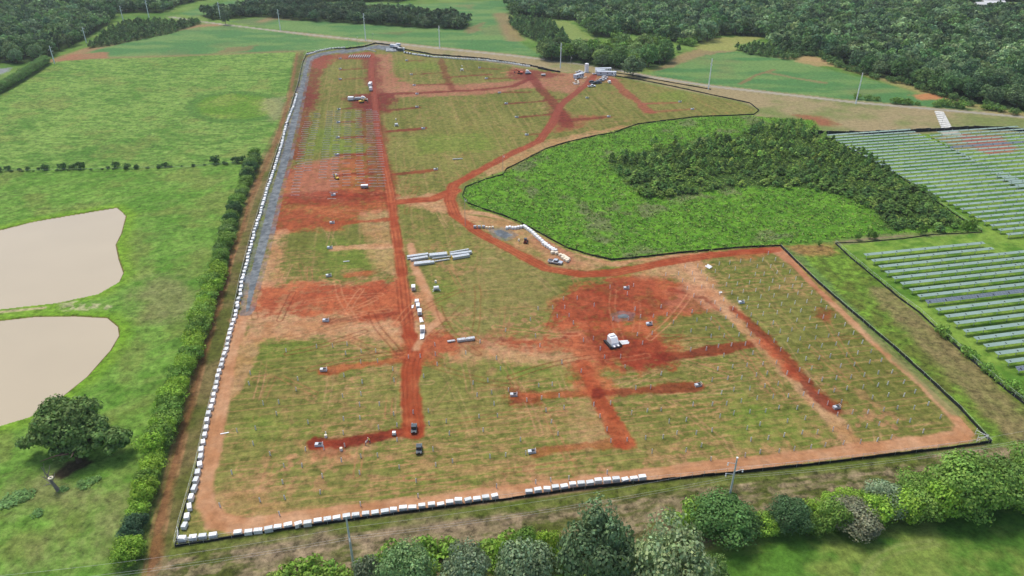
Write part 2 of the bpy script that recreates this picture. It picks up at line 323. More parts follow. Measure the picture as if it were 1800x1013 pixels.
# broad bare areas
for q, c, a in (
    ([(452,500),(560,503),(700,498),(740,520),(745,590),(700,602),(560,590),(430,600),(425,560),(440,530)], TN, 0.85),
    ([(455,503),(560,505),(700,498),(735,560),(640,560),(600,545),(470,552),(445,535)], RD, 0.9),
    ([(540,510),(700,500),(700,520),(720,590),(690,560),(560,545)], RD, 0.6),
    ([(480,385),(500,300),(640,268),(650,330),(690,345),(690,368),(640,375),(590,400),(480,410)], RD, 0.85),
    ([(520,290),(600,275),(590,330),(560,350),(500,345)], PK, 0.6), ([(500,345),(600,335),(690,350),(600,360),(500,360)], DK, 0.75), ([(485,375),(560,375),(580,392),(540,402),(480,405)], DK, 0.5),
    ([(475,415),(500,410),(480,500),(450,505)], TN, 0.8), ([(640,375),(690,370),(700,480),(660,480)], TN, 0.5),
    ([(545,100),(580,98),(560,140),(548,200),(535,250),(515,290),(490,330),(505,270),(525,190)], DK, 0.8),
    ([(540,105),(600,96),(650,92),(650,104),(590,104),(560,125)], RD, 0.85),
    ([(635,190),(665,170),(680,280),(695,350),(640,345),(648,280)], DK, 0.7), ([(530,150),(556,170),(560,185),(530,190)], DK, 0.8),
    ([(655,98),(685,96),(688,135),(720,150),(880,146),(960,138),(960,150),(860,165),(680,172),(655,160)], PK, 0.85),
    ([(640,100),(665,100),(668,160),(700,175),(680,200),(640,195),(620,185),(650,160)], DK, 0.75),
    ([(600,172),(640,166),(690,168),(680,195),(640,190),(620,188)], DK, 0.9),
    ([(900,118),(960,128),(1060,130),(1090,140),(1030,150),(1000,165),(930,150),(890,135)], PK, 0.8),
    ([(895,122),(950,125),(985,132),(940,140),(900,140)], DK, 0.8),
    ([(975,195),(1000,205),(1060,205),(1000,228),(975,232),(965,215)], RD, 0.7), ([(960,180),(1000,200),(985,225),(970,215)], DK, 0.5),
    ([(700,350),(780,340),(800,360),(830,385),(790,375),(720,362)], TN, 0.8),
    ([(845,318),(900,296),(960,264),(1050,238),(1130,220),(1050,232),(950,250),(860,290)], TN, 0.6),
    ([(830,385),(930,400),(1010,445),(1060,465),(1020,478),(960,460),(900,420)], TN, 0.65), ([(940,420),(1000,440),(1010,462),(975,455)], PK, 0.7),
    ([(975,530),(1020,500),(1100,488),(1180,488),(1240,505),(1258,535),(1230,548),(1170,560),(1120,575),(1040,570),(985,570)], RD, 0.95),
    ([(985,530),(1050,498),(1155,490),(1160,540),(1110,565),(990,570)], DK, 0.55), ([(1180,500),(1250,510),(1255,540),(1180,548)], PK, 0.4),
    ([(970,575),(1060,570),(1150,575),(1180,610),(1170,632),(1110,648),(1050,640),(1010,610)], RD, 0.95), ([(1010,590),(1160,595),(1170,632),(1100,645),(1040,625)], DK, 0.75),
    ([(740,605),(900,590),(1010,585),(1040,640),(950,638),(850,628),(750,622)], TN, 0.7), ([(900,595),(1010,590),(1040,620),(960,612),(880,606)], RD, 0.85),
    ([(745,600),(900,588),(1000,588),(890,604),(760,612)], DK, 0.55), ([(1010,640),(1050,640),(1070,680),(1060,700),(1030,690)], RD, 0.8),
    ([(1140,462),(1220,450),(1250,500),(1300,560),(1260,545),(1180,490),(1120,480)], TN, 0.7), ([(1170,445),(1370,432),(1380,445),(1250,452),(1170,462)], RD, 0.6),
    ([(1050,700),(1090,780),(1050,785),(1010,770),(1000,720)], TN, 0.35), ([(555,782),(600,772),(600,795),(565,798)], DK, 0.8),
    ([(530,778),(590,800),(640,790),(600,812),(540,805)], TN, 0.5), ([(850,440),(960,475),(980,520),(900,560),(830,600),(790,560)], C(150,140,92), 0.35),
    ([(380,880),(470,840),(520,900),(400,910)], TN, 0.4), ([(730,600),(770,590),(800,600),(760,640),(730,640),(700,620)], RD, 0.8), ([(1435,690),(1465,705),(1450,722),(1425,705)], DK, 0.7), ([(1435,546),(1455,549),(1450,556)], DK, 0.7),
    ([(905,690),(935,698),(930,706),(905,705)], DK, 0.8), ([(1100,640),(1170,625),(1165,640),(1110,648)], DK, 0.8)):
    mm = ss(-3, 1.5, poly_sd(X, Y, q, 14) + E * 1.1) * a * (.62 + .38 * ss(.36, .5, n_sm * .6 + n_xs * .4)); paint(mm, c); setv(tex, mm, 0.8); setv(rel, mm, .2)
# narrower runs of turned soil
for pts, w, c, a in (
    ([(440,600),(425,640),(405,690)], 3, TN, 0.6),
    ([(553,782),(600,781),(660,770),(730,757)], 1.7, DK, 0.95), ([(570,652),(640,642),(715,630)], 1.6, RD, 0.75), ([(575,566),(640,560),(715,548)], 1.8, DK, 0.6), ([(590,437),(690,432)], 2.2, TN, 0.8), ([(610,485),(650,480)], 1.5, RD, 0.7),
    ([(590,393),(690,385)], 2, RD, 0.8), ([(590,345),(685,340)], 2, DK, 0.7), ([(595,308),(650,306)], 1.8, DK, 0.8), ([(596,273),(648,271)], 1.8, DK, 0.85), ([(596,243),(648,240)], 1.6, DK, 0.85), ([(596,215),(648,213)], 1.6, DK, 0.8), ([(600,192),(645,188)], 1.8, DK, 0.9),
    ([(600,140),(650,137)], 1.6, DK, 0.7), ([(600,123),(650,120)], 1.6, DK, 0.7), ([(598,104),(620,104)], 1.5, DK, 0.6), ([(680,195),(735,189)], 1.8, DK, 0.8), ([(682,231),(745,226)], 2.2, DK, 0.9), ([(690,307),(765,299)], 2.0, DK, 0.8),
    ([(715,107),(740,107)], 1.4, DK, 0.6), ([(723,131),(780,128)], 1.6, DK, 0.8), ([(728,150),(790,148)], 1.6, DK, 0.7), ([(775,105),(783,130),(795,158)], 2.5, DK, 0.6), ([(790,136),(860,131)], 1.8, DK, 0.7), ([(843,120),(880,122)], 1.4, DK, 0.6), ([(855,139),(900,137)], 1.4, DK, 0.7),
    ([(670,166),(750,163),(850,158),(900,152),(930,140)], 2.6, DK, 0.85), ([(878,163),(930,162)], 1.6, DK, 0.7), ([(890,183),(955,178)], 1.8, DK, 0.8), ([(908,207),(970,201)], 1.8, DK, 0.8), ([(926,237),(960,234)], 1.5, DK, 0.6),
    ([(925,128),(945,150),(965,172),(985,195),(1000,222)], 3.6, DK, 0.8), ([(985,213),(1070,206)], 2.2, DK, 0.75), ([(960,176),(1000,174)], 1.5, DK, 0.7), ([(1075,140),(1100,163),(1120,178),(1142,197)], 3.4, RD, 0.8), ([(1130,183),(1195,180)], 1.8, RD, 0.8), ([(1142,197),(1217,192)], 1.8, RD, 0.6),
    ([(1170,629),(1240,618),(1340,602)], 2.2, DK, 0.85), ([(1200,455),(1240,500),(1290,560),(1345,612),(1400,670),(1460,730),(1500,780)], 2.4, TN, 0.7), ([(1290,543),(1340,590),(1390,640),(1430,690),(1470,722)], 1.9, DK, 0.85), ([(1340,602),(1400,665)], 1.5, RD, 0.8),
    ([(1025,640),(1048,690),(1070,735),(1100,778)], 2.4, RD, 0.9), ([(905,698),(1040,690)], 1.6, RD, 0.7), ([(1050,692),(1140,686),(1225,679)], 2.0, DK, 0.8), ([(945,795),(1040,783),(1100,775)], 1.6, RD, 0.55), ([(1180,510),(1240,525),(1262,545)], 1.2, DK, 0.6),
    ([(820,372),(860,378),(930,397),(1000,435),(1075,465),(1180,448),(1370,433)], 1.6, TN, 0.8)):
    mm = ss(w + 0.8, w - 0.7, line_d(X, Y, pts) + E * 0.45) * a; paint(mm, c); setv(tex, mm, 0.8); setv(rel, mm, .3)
# made tracks
roadm = np.zeros(len(X)); rutz = np.zeros(len(X))
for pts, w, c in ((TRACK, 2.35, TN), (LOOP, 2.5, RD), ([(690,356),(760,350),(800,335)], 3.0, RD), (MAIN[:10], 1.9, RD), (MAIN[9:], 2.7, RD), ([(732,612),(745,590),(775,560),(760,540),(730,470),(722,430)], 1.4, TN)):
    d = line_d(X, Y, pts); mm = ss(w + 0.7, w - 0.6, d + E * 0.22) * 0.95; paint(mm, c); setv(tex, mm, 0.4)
    for r0 in (0.85, 2.1):
        rutz = np.maximum(rutz, ss(0.5, 0.1, np.abs(d - r0)) * (.2 if c is TN else 1))
        paint(ss(0.38, 0.12, np.abs(d - r0)) * (0.14 if c is TN else .55) * ss(0.35, 0.6, n_mid), C(170,112,86) if c is TN else C(120,48,34))
    roadm = np.maximum(roadm, (d < w + 0.3) * 1.0)
mm = ss(2.9, 2.2, line_d(X, Y, TRACK[20:])) * 0.45; paint(mm, C(184,112,84))
# swirling ruts where machines turned
for k in range(60):
    cx, cy = random.choice([(600, 530), (600, 535), (700, 570), (520, 560), (1080, 600), (1080, 605), (800, 610), (740, 620), (600, 360), (940, 130)]); cx += random.gauss(0, 70); cy += random.gauss(0, 14)
    if not inside((cx, cy), SITE): continue
    c0 = P(cx, cy); kx, ky = c0.x, c0.y; a = random.choice([0.1, 3.2, 1.6]) + random.gauss(0, .5); pts = []; cv = random.gauss(0, 0.02)
    for i in range(random.randint(8, 22)): pts.append((kx, ky)); kx += 1.8 * math.cos(a); ky += 1.8 * math.sin(a); a += cv; cv = max(-.04, min(.04, cv + random.gauss(0, .02)))
    I = cull(X, Y, pts, 3)
    if not len(I): continue
    D = seg_d(X[I], Y[I], list(zip(pts, pts[1:]))); mm = (ss(0.4, 0.12, np.abs(D - 1.0)) * random.uniform(.25, .6))[:, None] * sm[I][:, None]
    cc = np.asarray(random.choice([C(132,60,42), C(146,70,48), C(210,146,112)]))[None, :]
    col3[I] = col3[I] * (1 - mm) + cc * mm
# far-road, gravel
frm = ss(2.7, 1.9, line_d(X, Y, FARROAD)); paint(frm, lerp(C(190,184,166), C(168,164,146), n_m2)); setv(tex, frm, 0.3)
grm = np.zeros(len(X))
for q in (LGRAV, GPAD, GPAD2, TOPGRAV):
    g = ss(-0.3, 0.4, poly_sd(X, Y, q, 8) + E * (.10 if q is LGRAV else .03)); grm = np.maximum(grm, g)
paint(grm, lerp(C(110,117,134), C(138,145,162), ss(0.3, 0.7, n_sm2))); setv(tex, grm, 0.8)
paint(ss(-1, 1, poly_sd(X, Y, [(-80,126),(0,121),(20,119),(14,126),(0,131),(-80,140)], 10)), C(150,156,170))
# ground south of the fence
BS = [(240,1040),(308,966),(620,920),(900,884),(1140,850),(1300,836),(1738,783),(1900,765),(1900,830),(1500,900),(1250,960),(1000,1000),(700,1040),(500,1080)]
m = ss(-0.5, 0.5, poly_sd(X, Y, BS, 12)); nx = fbm(S1 - 0.5 * S2, S2, 4, 5, 61, sy=1.0)
paint(m, lerp(C(92,100,50), C(150,134,108), ss(0.38, 0.62, n_mid * 0.45 + nx * 0.55))); paint(m * ss(.55, .66, fbm(S1 - S2, S2, 2.2, 3, 62)) * .5, C(84,92,48)); paint(m * ss(.56, .68, fbm(X, Y, 2.8, 3, 63)) * .5, C(166,146,124)); setv(tex, m, 1.4); setv(rel, m, 0.25)
paint(ss(2.2, 1.2, line_d(X, Y, [(308,972),(620,926),(900,892),(1140,857),(1300,842),(1600,806)])) * 0.75, lerp(C(88,104,40), C(110,124,52), n_sm))
patch([(560,955),(700,925),(900,905),(1000,900),(900,925),(700,945)], C(150,128,112), 0.5); patch([(420,965),(560,945),(540,975),(400,985)], C(154,134,116), 0.5)
BR = [(1190,985),(1300,955),(1500,935),(1800,880),(1950,860),(1950,1080),(1180,1080)]
m = ss(-1.5, 1.5, poly_sd(X, Y, BR, 12)); paint(m, lerp(C(90,134,54), C(130,150,78), ss(0.35, 0.65, n_mid * .6 + n_sm * .4))); setv(tex, m, 0.9)
streak([(1515,1020),(1520,995),(1540,975),(1580,958),(1640,950)], 0.4, C(150,160,104), 0.5, 0.6, 0.1); streak([(1528,1020),(1535,1000),(1550,985),(1590,968),(1650,958)], 0.4, C(150,160,104), 0.5, 0.6, 0.1)
m = ss(-1, 1, poly_sd(X, Y, [(1190,985),(1350,965),(1400,975),(1410,1040),(1180,1040)], 12)); paint(m * .8, C(92,138,54))
# strip east of the site
ES = [(1375,430),(1475,428),(1560,505),(1640,572),(1720,640),(1850,730),(1900,780),(1738,783),(1680,718),(1560,612),(1440,502)]
m = ss(-0.8, 0.8, poly_sd(X, Y, ES, 12)); paint(m, lerp(C(104,116,54), C(120,156,60), ss(0.35, 0.65, n_b2 * .4 + n_sm * .6))); paint(m * ss(.52, .66, fbm(X, Y, 4, 4, 64)) * .5, C(86,112,46)); setv(tex, m, 1.4); setv(rel, m, 0.3)
streak([(1560,520),(1640,600),(1720,680),(1800,760)], 5.5, lerp(C(150,130,98), C(128,120,78), n_sm), 0.8, 3); streak([(1395,440),(1470,520),(1560,612),(1680,725)], 1.6, C(104,136,84), 0.6)
patch([(1380,433),(1470,430),(1470,445),(1400,448)], C(168,118,84), 0.7)
# solar farm turf
SF = [(1448,240),(1560,296),(1690,387),(1728,410),(1600,418),(1475,430),(1560,505),(1640,572),(1720,640),(1850,730),(2400,900),(2400,250),(1830,238),(1580,236)]
m = ss(-0.8, 0.8, poly_sd(X, Y, SF, 12)); paint(m, lerp(C(92,136,50), C(136,168,76), ss(0.35, 0.65, n_mid * .5 + n_sm * .5)))
patch([(1690,236),(1760,240),(1790,262),(1740,270),(1700,250)], C(186,96,100), 0.75); patch([(1650,243),(1700,240),(1720,262),(1680,262)], C(176,110,100), .5)
patch([(1655,232),(1680,228),(1690,238),(1660,238)], C(206,200,184), 0.95, 1.5, .3)
paint(ss(-0.8, 0.8, poly_sd(X, Y, [(1520,413),(1600,402),(1700,395),(1725,408),(1600,417),(1475,430),(1470,426)], 8)), lerp(C(160,146,120), C(130,128,88), n_sm))
# overgrown thicket
m = ss(-0.8, 0.8, poly_sd(X, Y, THICK, 12)); nth_ = fbm(X, Y, 4.5, 5, 71)
paint(m, lerp(C(80,132,38), C(114,164,54), ss(0.25, 0.75, nth_ * .5 + n_sm2 * .5))); paint(m * ss(0.62, 0.72, n_mid) * 0.6, C(128,118,98)); setv(tex, m, .9); setv(rel, m, .5)
# soil under the woods
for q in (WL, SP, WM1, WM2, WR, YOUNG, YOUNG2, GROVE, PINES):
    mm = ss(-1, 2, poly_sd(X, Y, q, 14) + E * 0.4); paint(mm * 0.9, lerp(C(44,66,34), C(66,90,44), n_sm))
paint(ss(-2, 2, poly_sd(X, Y, CLEAR, 14)), lerp(C(150,170,110), C(120,156,90), n_mid))
for q in ([(1680,22),(1700,15),(1720,30),(1700,30)],): patch(q, C(196,190,140), .9)
Z = rel * (fbm(X, Y, 5.0, 3, 81) * 2 - 1) * 0.7 + rel * (n_sm2 * 2 - 1) * 0.6 + np.where(rel > .45, 0.12, 0)
Z = Z - .18 * rutz
pm = np.zeros(len(X))
for q in (POND1, POND2): pm = np.maximum(pm, ss(-1.2, 1.5, poly_sd(X, Y, q, 8)))
Z = Z - 0.9 * pm
Z = Z * ss(95 * 20, 95 * 12, Y)

gm = bpy.data.materials.new('ground_cover'); gm.use_nodes = True; n = gm.node_tree; b = n.nodes['Principled BSDF']
at = n.nodes.new('ShaderNodeAttribute'); at.attribute_name = 'tint'; ax = n.nodes.new('ShaderNodeAttribute'); ax.attribute_name = 'texture'
geo = n.nodes.new('ShaderNodeNewGeometry')
def NN(scale, det, rgh=0.6):
    q = n.nodes.new('ShaderNodeTexNoise'); q.inputs['Scale'].default_value = scale; q.inputs['Detail'].default_value = det; q.inputs['Roughness'].default_value = rgh
    n.links.new(geo.outputs['Position'], q.inputs['Vector']); return q
n1 = NN(0.8, 9, 0.9); n2 = NN(0.38, 5, .7)
ad = n.nodes.new('ShaderNodeMath'); ad.operation = 'MULTIPLY_ADD'; ad.inputs[1].default_value = 0.55; n.links.new(n1.outputs['Fac'], ad.inputs[0])
a2 = n.nodes.new('ShaderNodeMath'); a2.operation = 'MULTIPLY'; a2.inputs[1].default_value = 0.45; n.links.new(n2.outputs['Fac'], a2.inputs[0]); n.links.new(a2.outputs[0], ad.inputs[2])
mr = n.nodes.new('ShaderNodeMapRange'); mr.inputs['From Min'].default_value = 0.39; mr.inputs['From Max'].default_value = 0.61; mr.inputs['To Min'].default_value = -0.55; mr.inputs['To Max'].default_value = 0.55; n.links.new(ad.outputs[0], mr.inputs['Value'])
mu = n.nodes.new('ShaderNodeMath'); mu.operation = 'MULTIPLY_ADD'; mu.inputs[2].default_value = 1.0; n.links.new(mr.outputs[0], mu.inputs[0]); n.links.new(ax.outputs['Fac'], mu.inputs[1])
vm = n.nodes.new('ShaderNodeVectorMath'); vm.operation = 'SCALE'; n.links.new(at.outputs['Color'], vm.inputs[0]); n.links.new(mu.outputs[0], vm.inputs['Scale'])
n.links.new(vm.outputs[0], b.inputs['Base Color']); b.inputs['Roughness'].default_value = 0.95; b.inputs['Specular IOR Level'].default_value = 0.1
bp = n.nodes.new('ShaderNodeBump'); bp.inputs['Distance'].default_value = 0.35; bp.inputs['Strength'].default_value = 0.6; n.links.new(n1.outputs['Fac'], bp.inputs['Height']); n.links.new(bp.outputs[0], b.inputs['Normal'])

idx = np.arange(NR * NC).reshape(NR, NC)
QUADS = np.stack([idx[:-1, :-1], idx[:-1, 1:], idx[1:, 1:], idx[1:, :-1]], -1).reshape(-1, 4)
def sheet(name, Q, dz):
    use = np.unique(Q); mp = np.full(len(X), -1, np.int64); mp[use] = np.arange(len(use))
    V = np.stack([X[use], Y[use], Z[use] + dz], 1)
    o = np_mesh(name, V, mp[Q], gm, tint=np.clip(col3[use], 0.003, 0.9), smooth=True)
    a = o.data.attributes.new('texture', 'FLOAT', 'POINT'); a.data.foreach_set('value', tex[use].astype(np.float32))
    return tag(o, kind='structure')
sheet('ground', QUADS, 0.0)
def sub(mask): return QUADS[mask[QUADS].min(1) > 0.5]
for nm, mk, dz in (('crop_field', cropm * (1 - frm), 0.02), ('gravel_road', frm, 0.03), ('gravel_path', grm, 0.03), ('dirt_road', roadm * (1 - grm), 0.024)):
    sheet(nm, sub(mk), dz)
wm = mat('pond_water', (.40,.335,.225), 0.25, 0, 0.08, 0.015, 0.25)
bpn = wm.node_tree; bn_ = bpn.nodes.new('ShaderNodeBump'); nn_ = bpn.nodes.new('ShaderNodeTexNoise'); nn_.inputs['Scale'].default_value = 0.8; g_ = bpn.nodes.new('ShaderNodeNewGeometry')
bpn.links.new(g_.outputs['Position'], nn_.inputs['Vector']); bpn.links.new(nn_.outputs['Fac'], bn_.inputs['Height']); bn_.inputs['Strength'].default_value = 0.05; bpn.links.new(bn_.outputs[0], bpn.nodes['Principled BSDF'].inputs['Normal'])
for q in (POND1, POND2):
    w = w2(q); cx = sum(a for a, _ in w) / len(w); cy = sum(a for _, a in w) / len(w)
    ex = [(cx + (a - cx) * 1.03, cy + (b_ - cy) * 1.03, -0.32) for a, b_ in w]
    MB().add(ex, [tuple(range(len(ex)))]).build('pond', wm)['kind'] = 'structure'

# ---------------------------------------------------------------- foliage
lm = bpy.data.materials.new('foliage'); lm.use_nodes = True; n = lm.node_tree; b = n.nodes['Principled BSDF']
at = n.nodes.new('ShaderNodeAttribute'); at.attribute_name = 'tint'; oi = n.nodes.new('ShaderNodeObjectInfo')
mx = n.nodes.new('ShaderNodeMix'); mx.data_type = 'RGBA'; mx.blend_type = 'MULTIPLY'; mx.inputs[0].default_value = 1
n.links.new(at.outputs['Color'], mx.inputs[6]); n.links.new(oi.outputs['Color'], mx.inputs[7]); n.links.new(mx.outputs[2], b.inputs['Base Color'])
b.inputs['Roughness'].default_value = 0.75; b.inputs['Specular IOR Level'].default_value = 0.2
tr = n.nodes.new('ShaderNodeBsdfTranslucent'); ms = n.nodes.new('ShaderNodeMixShader'); ms.inputs[0].default_value = 0.25
n.links.new(mx.outputs[2], tr.inputs[0]); n.links.new(b.outputs[0], ms.inputs[1]); n.links.new(tr.outputs[0], ms.inputs[2]); n.links.new(ms.outputs[0], n.nodes['Material Output'].inputs[0])
bark = mat('bark', C(98,84,70), 0.9); barkg = mat('grey_bark', C(150,142,132), 0.9)

def crown(seed, rx, rz, zc, nl, nq, size, lobe=0.42, cone=0.0, low_=-0.8):
    """leaf clumps over the surfaces of many lobes; unit: metres. returns V, tint"""
    g = np.random.default_rng(seed); V = []; T = []
    per = max(3, nq // nl)
    for i in range(nl):
        t = (i + 0.5) / nl; ph = i * 2.39996 + g.normal(0, .3)
        el = math.asin(max(-.95, min(.97, low_ + (.97 - low_) * t)))
        k = g.uniform(0.5, 0.84); zz = math.sin(el); rr = math.cos(el)
        if cone: rr = (1 - (zz + .55) / 1.55) * 0.9 + .08
        c = np.array([rx * k * rr * math.cos(ph), rx * k * rr * math.sin(ph), zc + rz * k * zz])
        lr = rx * lobe * g.uniform(0.55, 1.25) * (1 - cone * 0.5 * max(zz, 0))
        d = g.normal(size=(per, 3)); d[:, 2] = np.abs(d[:, 2]) * 1.0 - 0.55 * (g.random(per)); d /= np.linalg.norm(d, axis=1)[:, None]
        rad = lr * g.uniform(0.62, 1.12, per)[:, None]; c2 = c + d * rad * np.array([1, 1, 0.8])
        nn = d + g.normal(0, 0.3, (per, 3)); nn /= np.linalg.norm(nn, axis=1)[:, None]
        up = g.normal(size=(per, 3)); a = np.cross(nn, up); a /= np.linalg.norm(a, axis=1)[:, None]; bb = np.cross(nn, a)
        s = (size * g.uniform(0.55, 1.35, per))[:, None]; s2 = s * g.uniform(0.5, 0.95, (per, 1))
        q = np.stack([c2 - a * s, c2 - bb * s2 + nn * s * .2, c2 + a * s * 0.9, c2 + bb * s2 - nn * s * .15], 1)
        V.append(q.reshape(-1, 3)); lt = g.uniform(0.78, 1.25)
        T.append(np.repeat((lt * g.uniform(0.75, 1.3, per))[:, None] * np.array([[1, 1, 1]]) * np.stack([g.uniform(.9, 1.15, per), np.ones(per), g.uniform(.85, 1.1, per)], 1), 4, 0))
    return np.concatenate(V), np.concatenate(T)
def quads(n_): return np.arange(n_).reshape(-1, 4)
def trunk_mb(seed, h, r, rx, zc, limbs=5):
    g = random.Random(seed); m_ = MB(); tx, ty = g.uniform(-.05, .05) * h, g.uniform(-.05, .05) * h
    m_.tube((0, 0, -0.2), (tx * .4, ty * .4, h * .45), r, r * .75, 8).tube((tx * .4, ty * .4, h * .45), (tx, ty, h * .85), r * .75, r * .3, 7)
    for i in range(limbs):
        a = i * 6.28 / limbs + g.uniform(-.4, .4); z0 = h * g.uniform(.25, .5); k = g.uniform(.45, .75)
        m_.tube((tx * .4, ty * .4, z0), (math.cos(a) * rx * k * .5, math.sin(a) * rx * k * .5, z0 + (zc - z0) * .6 + .3), r * .5, r * .3, 6)
        m_.tube((math.cos(a) * rx * k * .5, math.sin(a) * rx * k * .5, z0 + (zc - z0) * .6 + .3), (math.cos(a) * rx * k, math.sin(a) * rx * k, zc + g.uniform(0, .25) * h), r * .3, r * .1, 5)
    return m_
# prototypes: unit crown radius 1, height ~ 2, scaled by copies
_protos = {}; LK = 1.85
def proto(kind):
    if kind in _protos: return _protos[kind]
    # rx, rz, zc, lobes, quads, size, lobe, cone, trunk radius
    spec = dict(
        big=[(s, 1.0, 0.98, 1.0, 36, 10500, 0.045, 0.42, 0) for s in (1, 2, 3)],
        hedge=[(s, 1.0, 0.95, 0.95, 20, 3600, 0.062, 0.46, 0) for s in (11, 12, 13, 14)],
        mid=[(s, 1.0, 0.95, 1.05, 22, 1400, 0.09, 0.40, 0) for s in (21, 22, 23)],
        bush=[(s, 1.0, 0.6, 0.55, 9, 420, 0.12, 0.5, 0) for s in (31, 32, 33)],
        pine=[(s, 0.62, 1.0, 1.05, 16, 420, 0.10, 0.34, 0.8) for s in (41, 42, 43)],
        )[kind]
    out = []
    for (s, rx, rz, zc, nl, nq, size, lobe, cone) in spec:
        V, T = crown(s, rx, rz, zc, nl, nq, size, lobe, cone)
        V[:, 2] = np.maximum(V[:, 2], 0.02 if kind in ('bush', 'hedge') else 0.12)
        co = np_mesh('crown', V, quads(len(V)), lm, tint=T)
        to = trunk_mb(s, 1.5, 0.055 if kind != 'bush' else 0.03, rx, zc).build('trunk', bark)
        me_c, me_t = co.data, to.data
        bpy.data.objects.remove(co); bpy.data.objects.remove(to)
        out.append((me_c, me_t))
    _protos[kind] = out; return out
def tree(kind, name, loc, r, h, colr, label, cat, group=None, variant=None, trunk=True):
    pr = proto(kind); mc, mt = pr[variant % len(pr)] if variant is not None else random.choice(pr)
    e = empty(name, loc, random.uniform(0, 6.28)); zs = h / 1.95 if kind != 'bush' else h / 1.15
    c = bpy.data.objects.new('crown', mc); col.objects.link(c); c.parent = e; c.scale = (r, r, zs); c.color = (colr[0] * LK, colr[1] * LK, colr[2] * LK, 1)
    if trunk:
        t = bpy.data.objects.new('trunk', mt); col.objects.link(t); t.parent = e; t.scale = (r, r, zs)
    return tag(e, label, cat, group)
def vary(c, a=0.12): k = random.uniform(1 - a, 1 + a); return (c[0] * k * random.uniform(1 - a * .6, 1 + a * .6), c[1] * k, c[2] * k * random.uniform(1 - a * .6, 1 + a * .6))
G_BR, G_MD, G_DK, G_BL, G_OL = (.135, .225, .028), (.085, .155, .028), (.035, .075, .026), (.075, .115, .06), (.10, .145, .06)

# lone oak by the lower pond: wide, built of its own lobes
def special_tree(name, px, yb, width_px, yt, colr, label, seed, nl, nq, size, stretch=(1, 1), lobe=.34):
    loc = P(px, yb); r = width_px * mpp(px, yb) / 2; h = hgt(px, yb, yt) ; h = max(h, 4)
    e = tag(empty(name, loc), label, 'tree')
    V, T = crown(seed, r, h * .42, h * .56, nl, nq, size, lobe)
    V[:, 0] *= stretch[0]; V[:, 1] *= stretch[1]
    o = np_mesh('crown', V, quads(len(V)), lm, tint=T, parent=e); o.color = (colr[0] * LK, colr[1] * LK, colr[2] * LK, 1)
    trunk_mb(seed, h * .8, r * .055, r, h * .56, 8).build('trunk', bark, e)
    return e, r, h
oe = tag(empty('oak_tree', P(140, 812)), 'huge wide spreading green oak standing alone by the lower pond', 'tree')
VV, TT = [], []
for (px, py, wpx, zc_, rz_, nl, nq, sd_) in ((134,787,104,8.5,5.2,34,9000,1),(98,793,65,6.5,3.6,16,3600,2),(68,799,43,4.6,2.6,9,1700,3),(166,793,74,6.8,4.2,18,4200,4),(202,799,58,5.0,3.3,14,3200,5),(220,795,37,4.0,2.4,7,1300,6),(156,777,56,9.2,3.4,10,2200,7),(114,775,56,9.0,3.2,10,2200,8),(134,809,65,4.4,2.2,10,2000,9)):
    q_ = P(px, py) - oe.location; rr_ = wpx * mpp(px, py) / 2; v_, t_ = crown(100 + sd_, rr_, rz_, zc_, nl, nq, .40, .36 if nl > 12 else .5, 0, -.75); v_ = v_ + np.array([q_.x, q_.y, 0]); v_[:, 2] = np.maximum(v_[:, 2], .9); VV.append(v_); TT.append(t_)
VV = np.concatenate(VV); co_ = np_mesh('crown', VV, quads(len(VV)), lm, tint=np.concatenate(TT), parent=oe); co_.color = (.15, .25, .07, 1)
trunk_mb(101, 10, .75, 12, 6.5, 9).build('trunk', bark, oe)
BT = [  # x, base y, width, top y, colour, words
 (1047,1040,132,893,(.085,.135,.062),'tallest dark green tree at the bottom edge, left of the pale olive crown'),
 (1168,1060,138,925,(.15,.20,.095),'broad pale olive green tree at the bottom edge, right of the tallest dark one'),
 (922,1050,106,953,(.12,.17,.09),'greyish green tree at the bottom edge, left of the tallest dark tree'),
 (822,1045,84,955,(.13,.175,.10),'small silvery green tree at the bottom edge below the clearing'),
 (718,1045,96,962,(.11,.18,.07),'rounded green tree at the bottom edge right of the near utility pole'),
 (652,1035,56,972,(.085,.11,.065),'small grey green tree just right of the near utility pole'),
 (1243,1040,66,982,(.08,.135,.035),'small green tree in the corner of the bottom right meadow'),
 (1265,948,96,880,(.06,.125,.034),'dense dark green tree covering the foot of the second utility pole'),
 (1240,925,56,878,(.15,.24,.028),'bright yellow green bushy tree left of the second utility pole foot'),
 (1318,945,46,902,(.05,.10,.03),'small dark tree right of the dense tree at the utility pole'),
 (1383,940,62,878,(.045,.09,.035),'dark cone shaped cedar standing between two gaps in the lower hedgerow'),
 (1500,946,82,888,(.125,.135,.082),'tree with greyish pink foliage drooping over the bottom right meadow'),
 (1556,918,72,855,(.13,.18,.10),'pale grey green tree beside the greyish pink one'),
 (1610,918,84,845,(.105,.18,.034),'light green tree in the lower hedgerow right of the grey green one'),
 (1685,915,112,808,(.105,.185,.035),'largest bright green tree of the lower right hedgerow'),
 (1745,905,96,808,(.09,.16,.034),'tall mid green tree right of the largest bright one'),
 (1800,895,90,795,(.105,.18,.036),'bright green tree cut off by the right edge of the view')]
for i, (x, yb, w_, yt, c, lb) in enumerate(BT):
    yb -= 20 if x > 1450 else 10 if x > 1200 else 0; loc = P(x, yb); r = w_ * mpp(x, yb) / 2 * (1.12 if x > 1250 else 1.0); h = hgt(x, yb, yt)
    tree('big' if w_ > 60 else 'hedge', 'cedar_tree' if 'cedar' in lb else 'broadleaf_tree', loc, r, h * .9, c, lb, 'tree', variant=i)
k = 0
